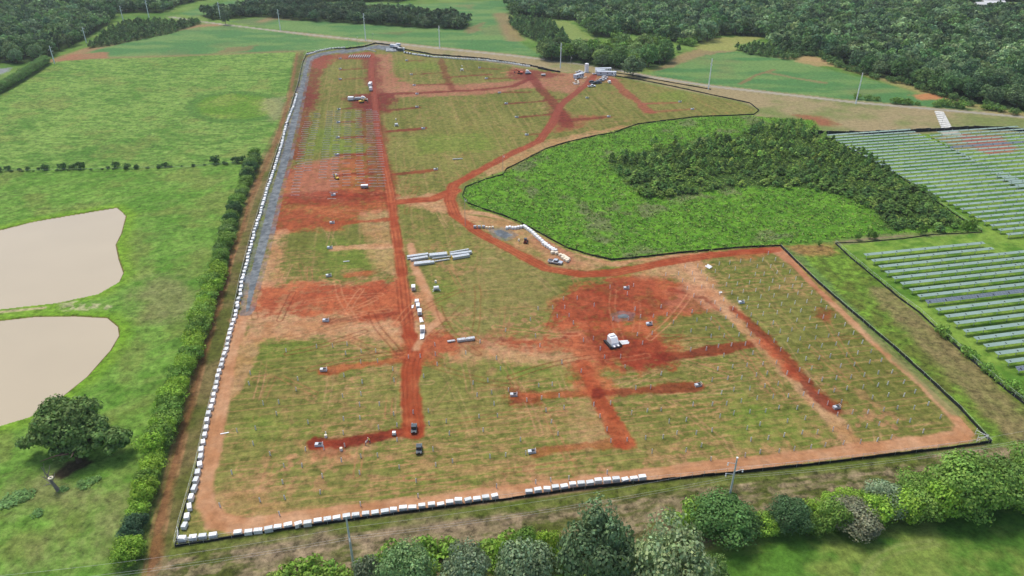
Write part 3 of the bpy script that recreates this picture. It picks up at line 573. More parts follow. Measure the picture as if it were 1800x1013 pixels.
for (x, yb, w_, yt) in [(1345,950,50,905),(1352,935,34,900),(1415,945,46,898),(1430,950,40,905),(1460,945,58,880),(1535,930,60,868),(1585,925,60,858),(1650,925,66,836),(1715,915,60,825),(1770,905,66,815),(1440,925,50,885),(1462,905,44,868),(1485,900,46,862),(1515,905,44,862),(1585,895,42,852),(1640,905,54,836),(1720,890,50,815),(1775,888,44,812),(1425,930,30,902),(1205,930,34,898),(960,985,50,932),(925,975,46,925),(990,1000,30,955),(1110,1005,28,965),(890,990,40,945)]:
    k += 1; yb -= 14 if x > 1300 else 0; tree('hedge', 'hedgerow_tree', P(x, yb), w_ * mpp(x, yb) / 2, hgt(x, yb, yt) * .9, vary(random.choice([G_BR, G_BR, G_MD])), f'small green tree filling the lower hedgerow, {nth(k)} of the fillers', 'tree', 'small trees filling the lower hedgerow')
    ob = [o for o in col.objects if o.get('group') == 'small trees filling the lower hedgerow'][-1]; 
    ob['px'] = x
fl = sorted([o for o in col.objects if o.get('group') == 'small trees filling the lower hedgerow'], key=lambda o: o.location.x)
for i, o in enumerate(fl): o['label'] = f'small light green filler tree of the bottom tree line, {nth(i + 1)} from the left'; del o['px']
# low bright brambles at the bottom edge
for i, (x, yb) in enumerate([(500,1012),(525,1008),(552,1005),(580,1008),(600,1014),(640,1000),(670,988),(695,975),(745,972),(770,980),(790,972),(850,985),(868,975),(560,1025),(610,1030),(480,1025),(680,1010),(760,1005),(875,1000),(900,960),(1095,975),(1085,1000),(1180,915),(1420,905),(1400,925),(1220,900)]):
    r = random.uniform(2.0, 3.4); tree('bush', 'bramble_bush', P(x, yb), r, r * 0.95, vary((.115, .195, .03)), f'low bright green bramble bush near the bottom edge, {nth(i + 1)} of the brambles', 'bush', 'brambles along the bottom edge')
# west hedge
hp = [(228,990),(237,950),(246,905),(258,862),(266,830),(277,798),(292,755),(308,710),(322,668),(335,635),(346,605),(360,560),(372,520),(384,480),(393,448),(402,415),(412,380),(422,350),(433,320),(443,298),(452,278)]
pts = path(hp, 3.5); k = 0
for i, (p_, a) in enumerate(pts):
    t = i / len(pts); k += 1
    c = random.choice([G_BR, G_BR, G_BR, (.11, .19, .035), G_MD] if t < .55 else [G_MD, (.10, .175, .035), (.085, .15, .04), G_DK]); r = random.uniform(2.7, 3.8) * (1.1 if .12 < t < .5 else .95)
    if i in (2, 3): c = (.03, .065, .032)
    nm_ = 'bright green' if c[1] > .15 else 'dark green' if c[1] < .09 else 'mid green'
    tree('hedge', 'hedge_tree', p_ + Vector((random.uniform(-.8, .8), random.uniform(-.8, .8), 0)), r, r * random.uniform(1.35, 1.9), vary(c), f'{nm_} hedge tree beside the west track, {nth(k)} counting up from the bottom', 'tree', 'hedge trees along the west track')
for bi, (x, y, r) in enumerate([(0,302,1.6),(14,300,1.8),(35,301,1.2),(50,300,1.4),(68,299,1),(80,299,2.1),(110,298,2.4),(128,298,1.8),(142,297,2.8),(190,297,1),(205,295,2.2),(225,297,2),(240,297,1.6),(280,296,1.4),(290,294,1.8),(340,293,1),(378,288,2.8),(395,289,1.2),(415,286,2.4),(428,286,2.6)], 1):
    tree('bush', 'fence_line_bush', P(x, y), r, r * 1.3, vary(G_DK), f'dark round bush on the thin pasture fence line, {nth(bi)} from the left', 'bush', 'bushes on the pasture fence line')
bi = 20
for i, (p_, a) in enumerate(path([(0,303),(220,298),(430,288)], 5.5)):
    bi += 1; q_ = random.uniform(.7, 1.3); tree('bush', 'fence_line_scrub', p_ + Vector((0, random.uniform(-.4, .4), 0)), q_, q_ * .9, vary((.05, .095, .03)), f'low dark scrub tuft along the thin pasture fence, {nth(i + 1)} from the left', 'scrub', 'scrub tufts along the pasture fence', trunk=False)
# weeds on the pasture
for (x, y, r) in [(25,878,3.0),(45,872,2.6),(15,885,2.4),(150,850,2.2),(165,845,1.6),(65,905,1.6),(112,862,1.4)]:
    tree('bush', 'weed_clump', P(x, y), r, .55, vary((.07, .14, .04)), 'low spread of dark green weeds in the pasture near the dead tree', 'weeds', 'weed clumps in the lower pasture', trunk=False)
# bushes on solar fence
for (x, y, r) in [(1653,588,2.6),(1660,592,2.0),(1700,625,2.4),(1712,632,1.8),(1730,652,2.2),(1745,662,1.8),(1755,672,1.6),(1775,684,2.4),(1790,694,2.2),(1690,612,1.3),(1805,705,2.4),(1675,602,1.2)]:
    tree('bush', 'fence_line_shrub', P(x, y), r, r * 1.15, vary((.11, .20, .035)), 'bright green shrub growing through the solar farm fence', 'shrub', 'shrubs on the solar farm fence')
for (x, y, r) in [(1508,422,1.4),(1530,420,1.8),(1538,420,1.2),(1620,412,2),(1695,403,1.8),(1707,404,2),(1440,432,.9)]:
    tree('bush', 'young_shrub', P(x, y), r, r * 2.2, vary(G_MD), 'thin young shrub on the bare strip north of the solar rows', 'shrub', 'young shrubs on the bare strip')
for i, (x, y, r) in enumerate([(1572,186,3.5),(1580,187,3),(1590,188,3.5),(1600,188,2.5),(1645,192,3),(1655,190,4),(1672,193,4),(1682,193,3),(1693,195,4),(1730,197,3),(1742,198,3.5),(1760,201,3),(1507,178,3),(1525,180,3),(1540,181,2.5),(1612,189,2)]):
    tree('bush', 'roadside_bush', P(x, y - 4), r, r * 1.1, vary(G_MD), 'dark green bush behind the far gravel road', 'bush', 'bushes behind the far gravel road')
# grove by the site gate
random.seed(3); k = 0; gq = GROVE
lone = [(1112,134,44,100,(.07,.115,.05),'lone round tree between the site gate and the grove'),(397,44,16,20,(.07,.11,.06),'lone round tree beside the far gravel road on the left'),(1080,120,30,94,(.05,.10,.03),'round green tree at the front left of the grove, beside the lone tree'),(1058,119,28,96,(.05,.09,.035),'small dark tree above the site offices'),(1192,92,9,79,(.04,.085,.035),'tiny isolated tree right of the grove'),(965,103,42,72,(.042,.08,.03),'dark broad tree at the left end of the grove')]
for x, yb, w_, yt, c, lb in lone: tree('mid', 'broadleaf_tree', P(x, yb), w_ * mpp(x, yb) / 2, hgt(x, yb, yt), c, lb, 'tree')
def scatter(q, step, jit=.4, maxn=99999):
    w = q if isinstance(q[0], Vector) else w2(q); xs = [p[0] for p in w]; ys = [p[1] for p in w]; out = []
    y = min(ys)
    while y < max(ys):
        x = min(xs) + random.uniform(0, step)
        while x < max(xs):
            px, py = x + random.uniform(-jit, jit) * step, y + random.uniform(-jit, jit) * step
            if inside((px, py), w): out.append((px, py))
            x += step
        y += step * .87
    return out
for (x, y) in scatter(GROVE, 11):
    r = random.uniform(5.5, 8); c = vary(random.choice([G_MD, (.08, .145, .04), (.055, .105, .03), (.11, .175, .055)]), .2)
    tree('mid', 'grove_tree', (x, y, 0), r, r * random.uniform(1.7, 2.3), c, 'full dark green tree within the grove behind the site gate', 'tree', 'trees of the grove behind the site gate')
# young pines in the thicket: 300 nearest individually, the rest as one
pq = w2([(1180,322),(1215,308),(1300,306),(1330,318),(1260,330),(1200,334)])
pp = sorted([p for p in scatter(PINES, 3.9, .45) if (not inside(p, pq) or random.random() < .25) and random.random() < .93 and vn(np.array([p[0] / 11]), np.array([p[1] / 11]), 5)[0] > .33], key=lambda p: p[1])
tw_, pw_ = w2(THICK), w2(PINES)
for (x, y) in list(pp):
    if random.random() < .16:
        q_ = (x + random.gauss(0, 9), y + random.gauss(0, 9))
        if inside(q_, tw_) and not inside(q_, pw_): pp.append(q_)
pp.sort(key=lambda p: p[1])
def grow(o_list, name, label, cat, kinds, cols, rr, hr, seed, size=1.0):
    """one joined mesh of many crowns (far woods nobody could count)"""
    g = np.random.default_rng(seed); pv = []
    for (s, rx, rz, zc, nl, nq, sz, lobe, cone) in kinds:
        V, T = crown(s, rx, rz, zc, nl, nq, sz, lobe, cone); V[:, 2] = np.maximum(V[:, 2], .05)
        tv = MB().tube((0, 0, 0), (0, 0, 1.2), .05, .03, 4); 
        tq = np.array([[tv.v[i] for i in f] for f in tv.f if len(f) == 4][:4]).reshape(-1, 3)
        V = np.concatenate([V, tq]); T = np.concatenate([T, np.tile([[9., 9., 9.]], (len(tq), 1))]); pv.append((V, T))
    AV, AT = [], []
    for (x, y) in o_list:
        V, T = pv[g.integers(len(pv))]; r = g.uniform(*rr); h = r * g.uniform(*hr); a = g.uniform(0, 6.28); c, s_ = math.cos(a), math.sin(a)
        q = np.empty_like(V); q[:, 0] = (V[:, 0] * c - V[:, 1] * s_) * r + x; q[:, 1] = (V[:, 0] * s_ + V[:, 1] * c) * r + y; q[:, 2] = V[:, 2] * h
        cc = LK * np.array(cols[g.integers(len(cols))]) * g.uniform(.6, 1.45) ** 1.1; cc = cc * np.array([g.uniform(.9, 1.15), 1, g.uniform(.85, 1.15)])
        t = T * cc[None, :]; t[T[:, 0] > 5] = C(96, 86, 74); AV.append(q); AT.append(t)
    V = np.concatenate(AV); o = np_mesh(name, V, quads(len(V)), lm, tint=np.concatenate(AT)); o.color = (1, 1, 1, 1)
    return tag(o, label, cat, kind='stuff')
PK_ = [(s, .62, 1.0, 1.0, 12, 150, .15, .36, .8) for s in (61, 62, 63)]
for (x, y) in pp[:300]:
    r = random.uniform(1.9, 3.2); tree('pine', 'young_pine', (x, y, .1), r * 1.25, r * random.uniform(1.05, 1.6), vary(random.choice([(.08, .15, .036), (.10, .175, .04), (.145, .225, .05), (.065, .125, .034)]), .18), 'young dark green pine in the thicket, among the near edge of the dark stand', 'tree', 'young pines in the thicket')
grow(pp[300:], 'pine_thicket', 'dark stand of young pines at the back of the overgrown thicket', 'young pines', PK_, [(.08, .15, .036), (.10, .175, .04), (.145, .225, .05), (.065, .125, .034)], (2.0, 3.4), (.6, .85), 5)
# brush covering the thicket
bq = [p for p in scatter(THICK, 1.55, .5)]
BK = [(s, 1.0, .5, .35, 4, 14, .36, .6, 0) for s in (71, 72, 73)]
grow(bq, 'brush', 'bright green brush and vines covering the fenced thicket', 'brush', BK, [(.088, .16, .03), (.10, .172, .034), (.078, .145, .028), (.108, .17, .036)], (.45, 1.1), (.4, .8), 6)
# woods
WK = [(s, 1.0, .8, 1.0, 6, 250, .17, .6, 0) for s in (81, 82, 83, 84)] + [(85, .8, 1.0, 1.2, 12, 200, .16, .4, .5)]
WC = [(.045, .095, .032), (.055, .11, .034), (.075, .135, .045), (.095, .155, .065), (.034, .072, .03), (.055, .10, .045), (.105, .16, .07)]
clearw = w2(CLEAR)
wr = sorted([p for p in scatter(WR, 8.6) if not inside(p, clearw)], key=lambda p: math.hypot(p[0], p[1]))
wl = sorted(scatter(WL, 8.6), key=lambda p: p[1])
for (x, y) in wr[:170]:
    r = random.uniform(4.6, 7); tree('mid', 'forest_tree', (x, y, 0), r, r * random.uniform(1.8, 2.4), vary(random.choice(WC), .18), 'full crowned tree on the near edge of the right hand forest', 'tree', 'trees on the near edge of the right forest')
for (x, y) in wl[:70]:
    r = random.uniform(4.6, 6.5); tree('mid', 'forest_tree', (x, y, 0), r, r * random.uniform(1.8, 2.4), vary(random.choice(WC[:5]), .18), 'full crowned tree on the near edge of the left hand forest', 'tree', 'trees on the near edge of the left forest')
grow(wr[170:], 'forest', 'deep mixed forest spreading over the top right of the view', 'forest', WK, WC, (4.6, 7.5), (.85, 1.15), 7)
grow(wl[70:], 'forest', 'dark mixed forest filling the top left corner', 'forest', WK, WC[:6], (4.6, 7), (.85, 1.15), 8)
grow(scatter(WM1, 8), 'woodland_belt', 'narrow dark pine belt across the far crop fields', 'wood', WK, [(.03, .06, .026), (.04, .075, .03), (.05, .085, .035)], (4.2, 5.8), (.9, 1.15), 9)
grow(scatter(WM2, 9), 'woodland', 'dark wood along the top edge behind the far crop strip', 'wood', WK, WC[:4], (4.6, 7), (.8, 1.1), 10)
grow(scatter(SP, 5), 'young_plantation', 'dense young plantation wedge beside the left forest', 'plantation', PK_, [(.06, .11, .035), (.07, .13, .04), (.05, .095, .035)], (2.6, 3.8), (.55, .8), 11)
grow(scatter(YOUNG, 5) + scatter(YOUNG2, 5), 'young_plantation', 'patches of young green trees left and right of the grove', 'plantation', PK_, [(.07, .13, .04), (.08, .145, .045), (.055, .10, .035)], (2.6, 4.2), (.6, .9), 12)
lh = path([(-60,190),(0,166),(30,150),(60,132),(88,112)], 4.5)
for i, (p_, a) in enumerate(lh):
    tree('hedge', 'field_edge_tree', p_ + Vector((-3, 0, 0)), 4.2, 6.8, vary((.08, .15, .04)), f'leafy tree in the hedge at the far left edge, {nth(i + 1)} counting from the left edge', 'tree', 'hedge trees at the far left edge')
fe = path([(1385,104),(1420,97),(1440,98),(1468,115),(1520,133),(1590,150),(1640,166),(1700,184),(1800,203)], 6)
for i, (p_, a) in enumerate(fe):
    tree('bush', 'forest_edge_bush', p_ + Vector((random.uniform(-3, 3), random.uniform(-2, 3), 0)), random.uniform(2.6, 4.4), random.uniform(2.8, 4.6), vary((.065, .12, .035)), f'green bush along the foot of the right hand forest, {nth(i + 1)} from the left', 'bush', 'bushes along the foot of the right forest')
for (x, y) in [(1130,60),(1160,72),(1200,78),(1215,80),(1225,74),(1085,68),(1180,70),(1150,65)]:
    tree('bush', 'field_bush', P(x, y), 6, 5.5, vary(G_MD), 'low green bush between the grove and the forest', 'bush', 'bushes between grove and forest')
# ---------------------------------------------------------------- materials of made things
white = mat('white_wrap', (.72,.73,.72), .45, 0, .06, 2); offw = mat('grey_white_wrap', (.55,.58,.57), .5, 0, .1, 2); wood = mat('pallet_wood', (.35,.25,.15), .85)
cream = mat('cream_carton', (.74,.66,.50), .7); galv = mat('galvanised_steel', (.52,.56,.58), .45, .35, .1, 3); dgalv = mat('dull_steel', (.36,.39,.41), .5, .3)
black = mat('black_fabric', (.012,.014,.016), .8); bplast = mat('black_rubber', (.02,.02,.022), .7); glass = mat('dark_glass', (.02,.03,.04), .08, 0, .02, 1, .7)
wpaint = mat('white_paint', (.78,.79,.78), .35, 0, .04); gpaint = mat('grey_green_paint', (.17,.23,.23), .5); dpaint = mat('dark_paint', (.05,.07,.085), .4); yel = mat('yellow_paint', (.62,.42,.04), .5); orange = mat('orange_paint', (.62,.12,.04), .5)
silver = mat('silver_paint', (.48,.53,.58), .3, .2); concrete = mat('pole_steel', (.55,.58,.60), .55, .2); lightgrey = mat('light_grey_panel', (.52,.57,.62), .5)
panelm = mat('panel_back', (.21,.30,.25), .6, 0, .08, .15); rim = mat('panel_edge', (.42,.48,.45), .4); dark = mat('dark_bracket', (.04,.05,.05), .6)
bluep = mat('panel_front', (.13,.16,.19), .3, 0, .1, .3); redm = mat('dark_red_paint', (.16,.03,.025), .5); roofm = mat('pale_roof', (.62,.62,.6), .6); brick = mat('house_wall', (.45,.38,.32), .8)

# ---------------------------------------------------------------- wrapped crates along the fences
def crate_proto(wm_, L=1.78, Wd=1.12, h=1.15):
    e = empty('module_crate', (0, 0, 0))
    b_ = MB()
    for y in (-Wd * .42, 0, Wd * .42): b_.box((0, y, .05), (L, .1, .1))
    for x in (-.42, -.21, 0, .21, .42): b_.box((x * L, 0, .115), (.12, Wd, .028))
    b_.build('pallet', wood, e)
    MB().box((0, 0, .135 + h / 2), (L, Wd, h), top=.985).build('carton', wm_, e, bevel=.04)
    s = MB()
    for x in (-.28, .28): s.box((x * L, 0, .135 + h / 2), (.035, Wd + .012, h + .012))
    s.build('strap', dgalv, e); return e
protos_c = [crate_proto(white), crate_proto(white, h=1.05), crate_proto(offw)]
used = set()
def put(pr, key, loc, rz, label, cat, group=None):
    if key not in used: used.add(key); o = pr
    else: o = copy_tree(pr)
    o.location = loc; o.rotation_euler = (0, 0, rz); tag(o, label, cat)
    if cat == 'crate': o.scale = (random.uniform(.9, 1.06), random.uniform(.9, 1.06), random.uniform(.8, 1.08))
    if group: o['group'] = group
    return o
crates = []
bot1 = path([(322,951),(386,944)], 2.15); bot2 = path([(420,941),(620,911),(882,874)], 2.17); bot3 = path([(930,867),(1050,850),(1140,842)], 2.17)
lft = path([(325,928),(349,836),(352,815),(366,742),(386,657),(403,598),(415,556),(426,500),(437,455),(445,420),(457,380),(470,335),(482,300),(496,255),(505,215),(517,187),(522,168)], 2.9)
top1 = path([(541,97),(560,91),(580,87),(606,85)], 2.4); top2 = path([(728,97),(760,101),(800,104),(850,107),(900,113),(930,118)], 2.4)
def place_row(pts, label, grp, off=0.0):
    for i, (p_, a) in enumerate(pts): crates.append((p_ + Vector((-math.sin(a), math.cos(a), 0)) * random.gauss(0, .12) + Vector((math.cos(a), math.sin(a), 0)) * random.uniform(-.1, .1), a + random.gauss(0, .09), label.format(nth(i + 1)), grp))
place_row(bot1, 'white wrapped crate of the short run at the south-west corner, {} from the corner', 'crates of the corner run')
place_row(bot2, 'white wrapped crate along the bottom fence, {} right of the gap', 'crates along the bottom fence')
place_row(bot3, 'white wrapped crate in the bottom fence second run, {} from its left end', 'crates along the right part of the bottom fence')
place_row(lft, 'white wrapped crate on the left fence, {} counting up from the corner', 'crates up the left fence')
nfar = 300 - len(crates)
place_row(top1, 'white crate in the far row at the top left bend, {} from the left', 'crates at the top left bend')
place_row(top2, 'white wrapped crate in the far line along the top fence, {} from the left', 'crates along the top fence')
far_v = MB()
for i, (p_, a, lb, g) in enumerate(crates):
    if i < 296: v = random.choice((0, 0, 1, 2)); put(protos_c[v], v, p_, a, lb, 'crate', g)
    else: far_v.box(p_ + Vector((0, 0, .68)), (1.95, 1.12, 1.2), a)
if far_v.v: tag(far_v.build('module_crate', white), 'far end of the white crate line along the top fence', 'crates', kind='stuff')

# ---------------------------------------------------------------- fences
def fence(name, pts, label, h=1.9, skirt=.75, step=3.0, rails=3, postmat=galv):
    q = [P(*p) for p in pts]; e = tag(empty(name, q[0]), label, 'fence'); o = q[0]
    k = MB(); r_ = MB()
    for a, b_ in zip(q, q[1:]):
        a, b_ = a - o, b_ - o; ang = math.atan2(b_.y - a.y, b_.x - a.x); L = (b_ - a).length; c = (a + b_) / 2
        if skirt:
            nn = max(1, int(L / 3))
            for i in range(nn):
                t = (i + .5) / nn; z = skirt * random.uniform(.8, 1.1); k.box((*(a + (b_ - a) * t + Vector((-math.sin(ang), math.cos(ang), 0)) * random.uniform(-.04, .04)).xy, z / 2), (L / nn + .02, .05, z), ang)
        for j in range(rails): z = .15 + (h - .2) * (j + 1) / rails; r_.tube((a.x, a.y, z), (b_.x, b_.y, z), .022 if j == rails - 1 else .008, n=5)
    if skirt: k.build('silt_cloth', black, e)
    if rails: r_.build('wire', galv, e)
    pts_ = path(pts, step)[:100]; pm_ = None
    for p_, a in pts_:
        if pm_ is None: pm_ = MB().tube((0, 0, -.3), (0, 0, h), .04, n=6).build('post', postmat, e); x = pm_
        else: x = pm_.copy(); col.objects.link(x)
        x.location = p_ - o
    return e
fence('boundary_fence', [(308,962),(460,938),(620,915),(760,896),(900,878)], 'wire fence with black silt cloth on the left half of the bottom boundary')
fence('boundary_fence', [(900,878),(1020,861),(1140,848),(1300,832)], 'wire fence with black silt cloth on the middle of the bottom boundary', skirt=.95)
fence('boundary_fence', [(1300,832),(1430,818),(1560,802),(1660,790),(1742,779)], 'wire fence with black silt cloth on the right end of the bottom boundary', skirt=.95)
fence('boundary_fence', [(308,962),(316,925),(332,870),(345,822),(358,762),(373,700),(390,640),(405,582)], 'lower part of the tall wire fence up the left side of the site', skirt=.6)
fence('boundary_fence', [(405,582),(411,552),(422,495),(433,450),(441,420),(453,380),(463,350)], 'middle part of the tall wire fence up the left side of the site', step=4)
fence('boundary_fence', [(463,350),(479,295),(500,230),(514,180),(524,150),(532,112),(540,94),(575,87),(612,86)], 'far part of the tall wire fence up the left side of the site', step=5)
fence('boundary_fence', [(606,87),(640,83),(660,77),(700,82),(712,88),(760,97),(850,104),(930,116),(985,128)], 'black cloth fence along the far top side of the site', skirt=1.2, step=6)
fence('boundary_fence', [(1742,779),(1690,722),(1640,675),(1580,620),(1500,552),(1440,500),(1400,462),(1372,434)], 'black silt fence running down the right side of the site', h=1.2, skirt=1.0, rails=1, step=3)
fence('silt_fence', [(1372,433),(1300,436),(1190,446),(1130,453),(1075,458),(1040,450),(1000,438),(965,420),(930,400),(905,388),(880,378),(848,368),(822,358),(813,345),(818,330),(850,318),(884,308)], 'black silt fence round the bottom edge of the green thicket', h=1.1, skirt=.75, rails=0, step=4, postmat=wood)
fence('silt_fence', [(884,308),(890,298),(920,283),(960,262),(1000,250),(1045,240),(1080,234),(1095,228),(1120,219),(1160,214),(1225,206),(1280,204),(1325,202),(1334,195),(1318,182),(1290,176),(1240,165),(1180,152),(1120,140),(1085,135)], 'black silt fence round the far east corner of the site', h=1.1, skirt=.75, rails=0, step=5, postmat=wood)
fence('silt_fence', [(985,128),(960,124),(945,121)], 'short black silt fence by the site gate', h=1.2, skirt=1.2, rails=0, step=5, postmat=wood)
fence('solar_fence', [(1425,236),(1520,236),(1600,233),(1660,230),(1710,227),(1760,229),(1850,234)], 'tall black cloth fence across the far end of the solar farm', h=2.2, skirt=2.0, step=5)
fence('solar_fence', [(1447,240),(1500,266),(1560,297),(1620,338),(1690,386),(1726,408)], 'dark fence between the thicket and the solar rows', h=1.4, skirt=.7, rails=1, step=4)
fence('solar_fence', [(1726,409),(1690,411),(1640,413),(1590,420),(1520,426),(1470,428)], 'low torn black silt fence across the bare strip', h=.8, skirt=.4, rails=0, step=5, postmat=wood)
fence('solar_fence', [(1468,429),(1490,450),(1520,475),(1560,508),(1580,525),(1615,550),(1650,583),(1700,628),(1760,680),(1830,735)], 'wire fence with ragged black cloth along the left side of the solar farm', h=1.9, skirt=.8, step=4)
fence('pasture_fence', [(0,303),(100,301),(220,298),(330,296),(420,288)], 'thin wire fence between the two left pastures', h=1.1, skirt=0, rails=2, step=5, postmat=wood)
fence('roadside_fence', [(1062,126),(1110,133),(1170,144),(1250,158)], 'low dark fence beside the far gravel road', h=1.1, skirt=.7, rails=0, step=6, postmat=wood)
def brace(px, py, a1, a2, lb):
    e = tag(empty('corner_brace', P(px, py)), lb, 'fence brace')
    for a in (a1, a2):
        m_ = MB(); dx, dy = math.cos(a), math.sin(a)
        m_.tube((0, 0, 0), (0, 0, 2.1), .07).tube((dx * 3, dy * 3, 0), (dx * 3, dy * 3, 2.1), .07).tube((0, 0, 1.5), (dx * 3, dy * 3, 1.5), .06).tube((0, 0, 1.9), (dx * 3, dy * 3, .3), .04)
        m_.build('brace_frame', wpaint, e)
ab = math.atan2(bd.y, bd.x)
brace(314, 956, ab, ab + 1.75, 'white steel corner brace of the fence at the near left corner'); brace(1734, 775, ab + math.pi, ab + 2.0, 'white steel corner brace of the fence at the right hand corner')

# ---------------------------------------------------------------- solar rows
ra = P(1518,455); rb = P(1773,429); rdir = math.atan2(rb.y - ra.y, rb.x - ra.x)
def array_proto(L, front, n):
    e = empty('solar_row', (0, 0, 0)); tilt = R(4) if not front else R(22)
    T = Matrix.Translation((0, 0, 1.75)) @ Matrix.Rotation(tilt, 4, 'X')
    m_ = MB().box((L / 2, 0, 0), (L, 1.55, .04), M=T); m_.build('panel_table', bluep if front else panelm, e)
    g = MB().box((L / 2, .80, .0), (L, .05, .06), M=T); g.box((L / 2, -.80, .0), (L, .04, .06), M=T)
    k = int(L / 1.15) if front else int(L / 2.3)
    for i in range(k + 1): g.box((i * L / k, 0, .023), (.035, 1.53, .012), M=T)
    if front: g.box((L / 2, 0, .024), (L, .035, .012), M=T)
    g.build('panel_rim', rim if front else mat('panel_joint', (.30,.38,.33), .4), e)
    MB().tube((0, 0, 1.62), (L, 0, 1.62), .08, n=6).build('torque_tube', galv, e)
    st_ = 6.3; i = 0; x = 1.2; pst = dmp = None
    while x < L:
        if pst is None:
            pst = MB().box((0, 0, .8), (.12, .16, 1.6)).build('post', galv, e); pst.location = (x, 0, 0)
            dmp = MB().box((0, -.1, .02), (.25, .5, .16)).tube((.0, -.25, .0), (.0, -.8, -.3), .06).build('drive_box', dark, e); dmp.location = (x, 0, 1.82)
        else:
            for o in (pst, dmp): c = o.copy(); col.objects.link(c); c.location = (x, 0, o.location.z)
        x += st_
    return e
pr_green = array_proto(53.1, False, 8); pr_blue = array_proto(53.1, True, 8)
def row_at(front, loc, label, grp, sx=1.0):
    key = 'blue' if front else 'green'
    return put(pr_blue if front else pr_green, key, loc, rdir, label, 'solar row', grp)
lefts = [(1518,455),(1531,465.5),(1544,476),(1555,486),(1568,496),(1582,506),(1598,517),(1612,528),(1626,538.5),(1644,552),(1660,564),(1676,576),(1692,590),(1711,603),(1728,616),(1748,629.5),(1766,644),(1784,657)]
rv = Vector((math.cos(rdir), math.sin(rdir), 0))
for i, p_ in enumerate(lefts):
    fr = i in (8, 17); w = P(*p_); cnt = 1 if i < 2 else 2
    for j in range(cnt):
        if j == 1 and P(*p_).x + 54 > 400: continue
        lb = (f'{"dark blue" if fr else "pale green"} solar panel row in the near block, {nth(i + 1)} row from its top' if j == 0 else f'right hand section of a solar row in the near block, {nth(i + 1)} from its top')
        row_at(fr, w + rv * (53.2 * j), lb, 'solar rows of the near block')
def block(p0, p1, n, right, name, blues=(), grp=''):
    a, b_ = P(*p0), P(*p1)
    for i in range(n):
        t = i / (n - 1); w = a + (b_ - a) * t
        w2_ = w; L = right(t) if right else 106; k = max(1, round(L / 53.2))
        for j in range(k):
            row_at(i in blues, w2_ + rv * 53.2 * j, f'{"dark blue" if i in blues else "pale green"} solar row of the {name}, {nth(i + 1)} from its far end' + (f', {nth(j + 1)} section from the left' if k > 1 else ''), grp)
nB = round((P(1452,243) - P(1768,419)).length / ((P(1518,455) - P(1784,657)).length / 17)) + 1
block((1452,243), (1768,419), 31, (lambda t: 53), 'middle block beside the thicket', (), 'solar rows of the middle block')
a, b_ = P(1625,239), P(1783,332)
for i in range(17):
    w = a + (b_ - a) * (i / 16)
    if i == 0: w = w + rv * 8
    for j in range(1 if i < 1 else 2): row_at(i == 5, w + rv * 53.2 * j, f'{"dark blue" if i == 5 else "pale green"} solar row of the far right block, {nth(i + 1)} from its far end' + (', left section' if j == 0 else ', right section'), 'solar rows of the far right block')

# ---------------------------------------------------------------- piles
pile = MB().box((0, 0, .72), (.21, .03, 1.45)).box((0, .1, .72), (.03, .17, 1.45)).box((0, .2, .72), (.21, .03, 1.45)).build('steel_pile', mat('pale_pile', (.74,.75,.75), .5))
NOP = [w2(q) for q in ([(640,0),(740,1000),(700,1000),(620,0)],)]
PZ = [[(375,880),(440,600),(730,610),(980,530),(1130,485),(1200,470),(1355,445),(1400,480),(1530,600),(1670,735),(1670,760),(1300,810),(900,860),(420,920),(380,905)]]
pzw = w2(PZ[0]); piles = []
o0 = P(420, 915)
for i in range(-60, 90):
    for j in range(-10, 60):
        q = Vector((o0.x + bd.x * i * 4.6 + bn.x * j * 5.3, o0.y + bd.y * i * 4.6 + bn.y * j * 5.3, 0))
        q += Vector((random.gauss(0, .35), random.gauss(0, .3), 0))
        dens = .93 if q.x > 60 else .42 if q.y < 165 else .3
        if inside((q.x, q.y), pzw) and random.random() < dens: piles.append(q)
piles.sort(key=lambda q: q.length)
for i, q in enumerate(piles[:300]):
    o = pile if i == 0 else pile.copy()
    if i: col.objects.link(o)
    o.location = q; o.rotation_euler = (random.gauss(0, .03), random.gauss(0, .03), random.uniform(0, 3)); tag(o, 'short pale steel pile driven upright into the turf or bare soil', 'pile', 'steel piles driven across the site')
if len(piles) > 300:
    m_ = MB()
    for q in piles[300:]: m_.box(q + Vector((0, 0, .75)), (.17, .17, 1.5))
    tag(m_.build('steel_pile', pile.data.materials[0]), 'farther upright steel piles dotted over the far side of the bare red ground', 'piles', kind='stuff')
# steel tubes laid out in ranks on the upper left block
tb = MB().box((0, 0, .12), (3.9, .16, .16)).box((-1.6, 0, .02), (.12, .5, .08)).box((1.6, 0, .02), (.12, .5, .08)).build('steel_tube', mat('laid_tube', (.46,.44,.43), .5)); k = 0; rk = 0
for cx0, cx1, ya, yb in ((541,518,205,345),(558,540,200,300),(581,566,196,318),(594,586,196,350),(612,608,198,330),(630,634,195,330),(648,656,190,332),(659,672,196,330)):
    a, b_ = P(cx0, ya), P(cx1, yb); L = (b_ - a).length; y = 0; rk = rk + 1; ci = 0
    while y < L and k < 300:
        if random.random() < .88:
            ci += 1; o = tb if k == 0 else tb.copy()
            if k: col.objects.link(o)
            o.location = a + (b_ - a) * (y / L) + Vector((random.gauss(0, .3), 0, 0)); o.rotation_euler = (0, 0, rdir * .3 + random.gauss(0, .02)); k += 1
            tag(o, f'grey steel tube lying in the {nth(rk)} rank from the left, {nth(ci)} from the far end', 'steel tube', 'steel tubes laid out on the upper left block')
        y += 3.9
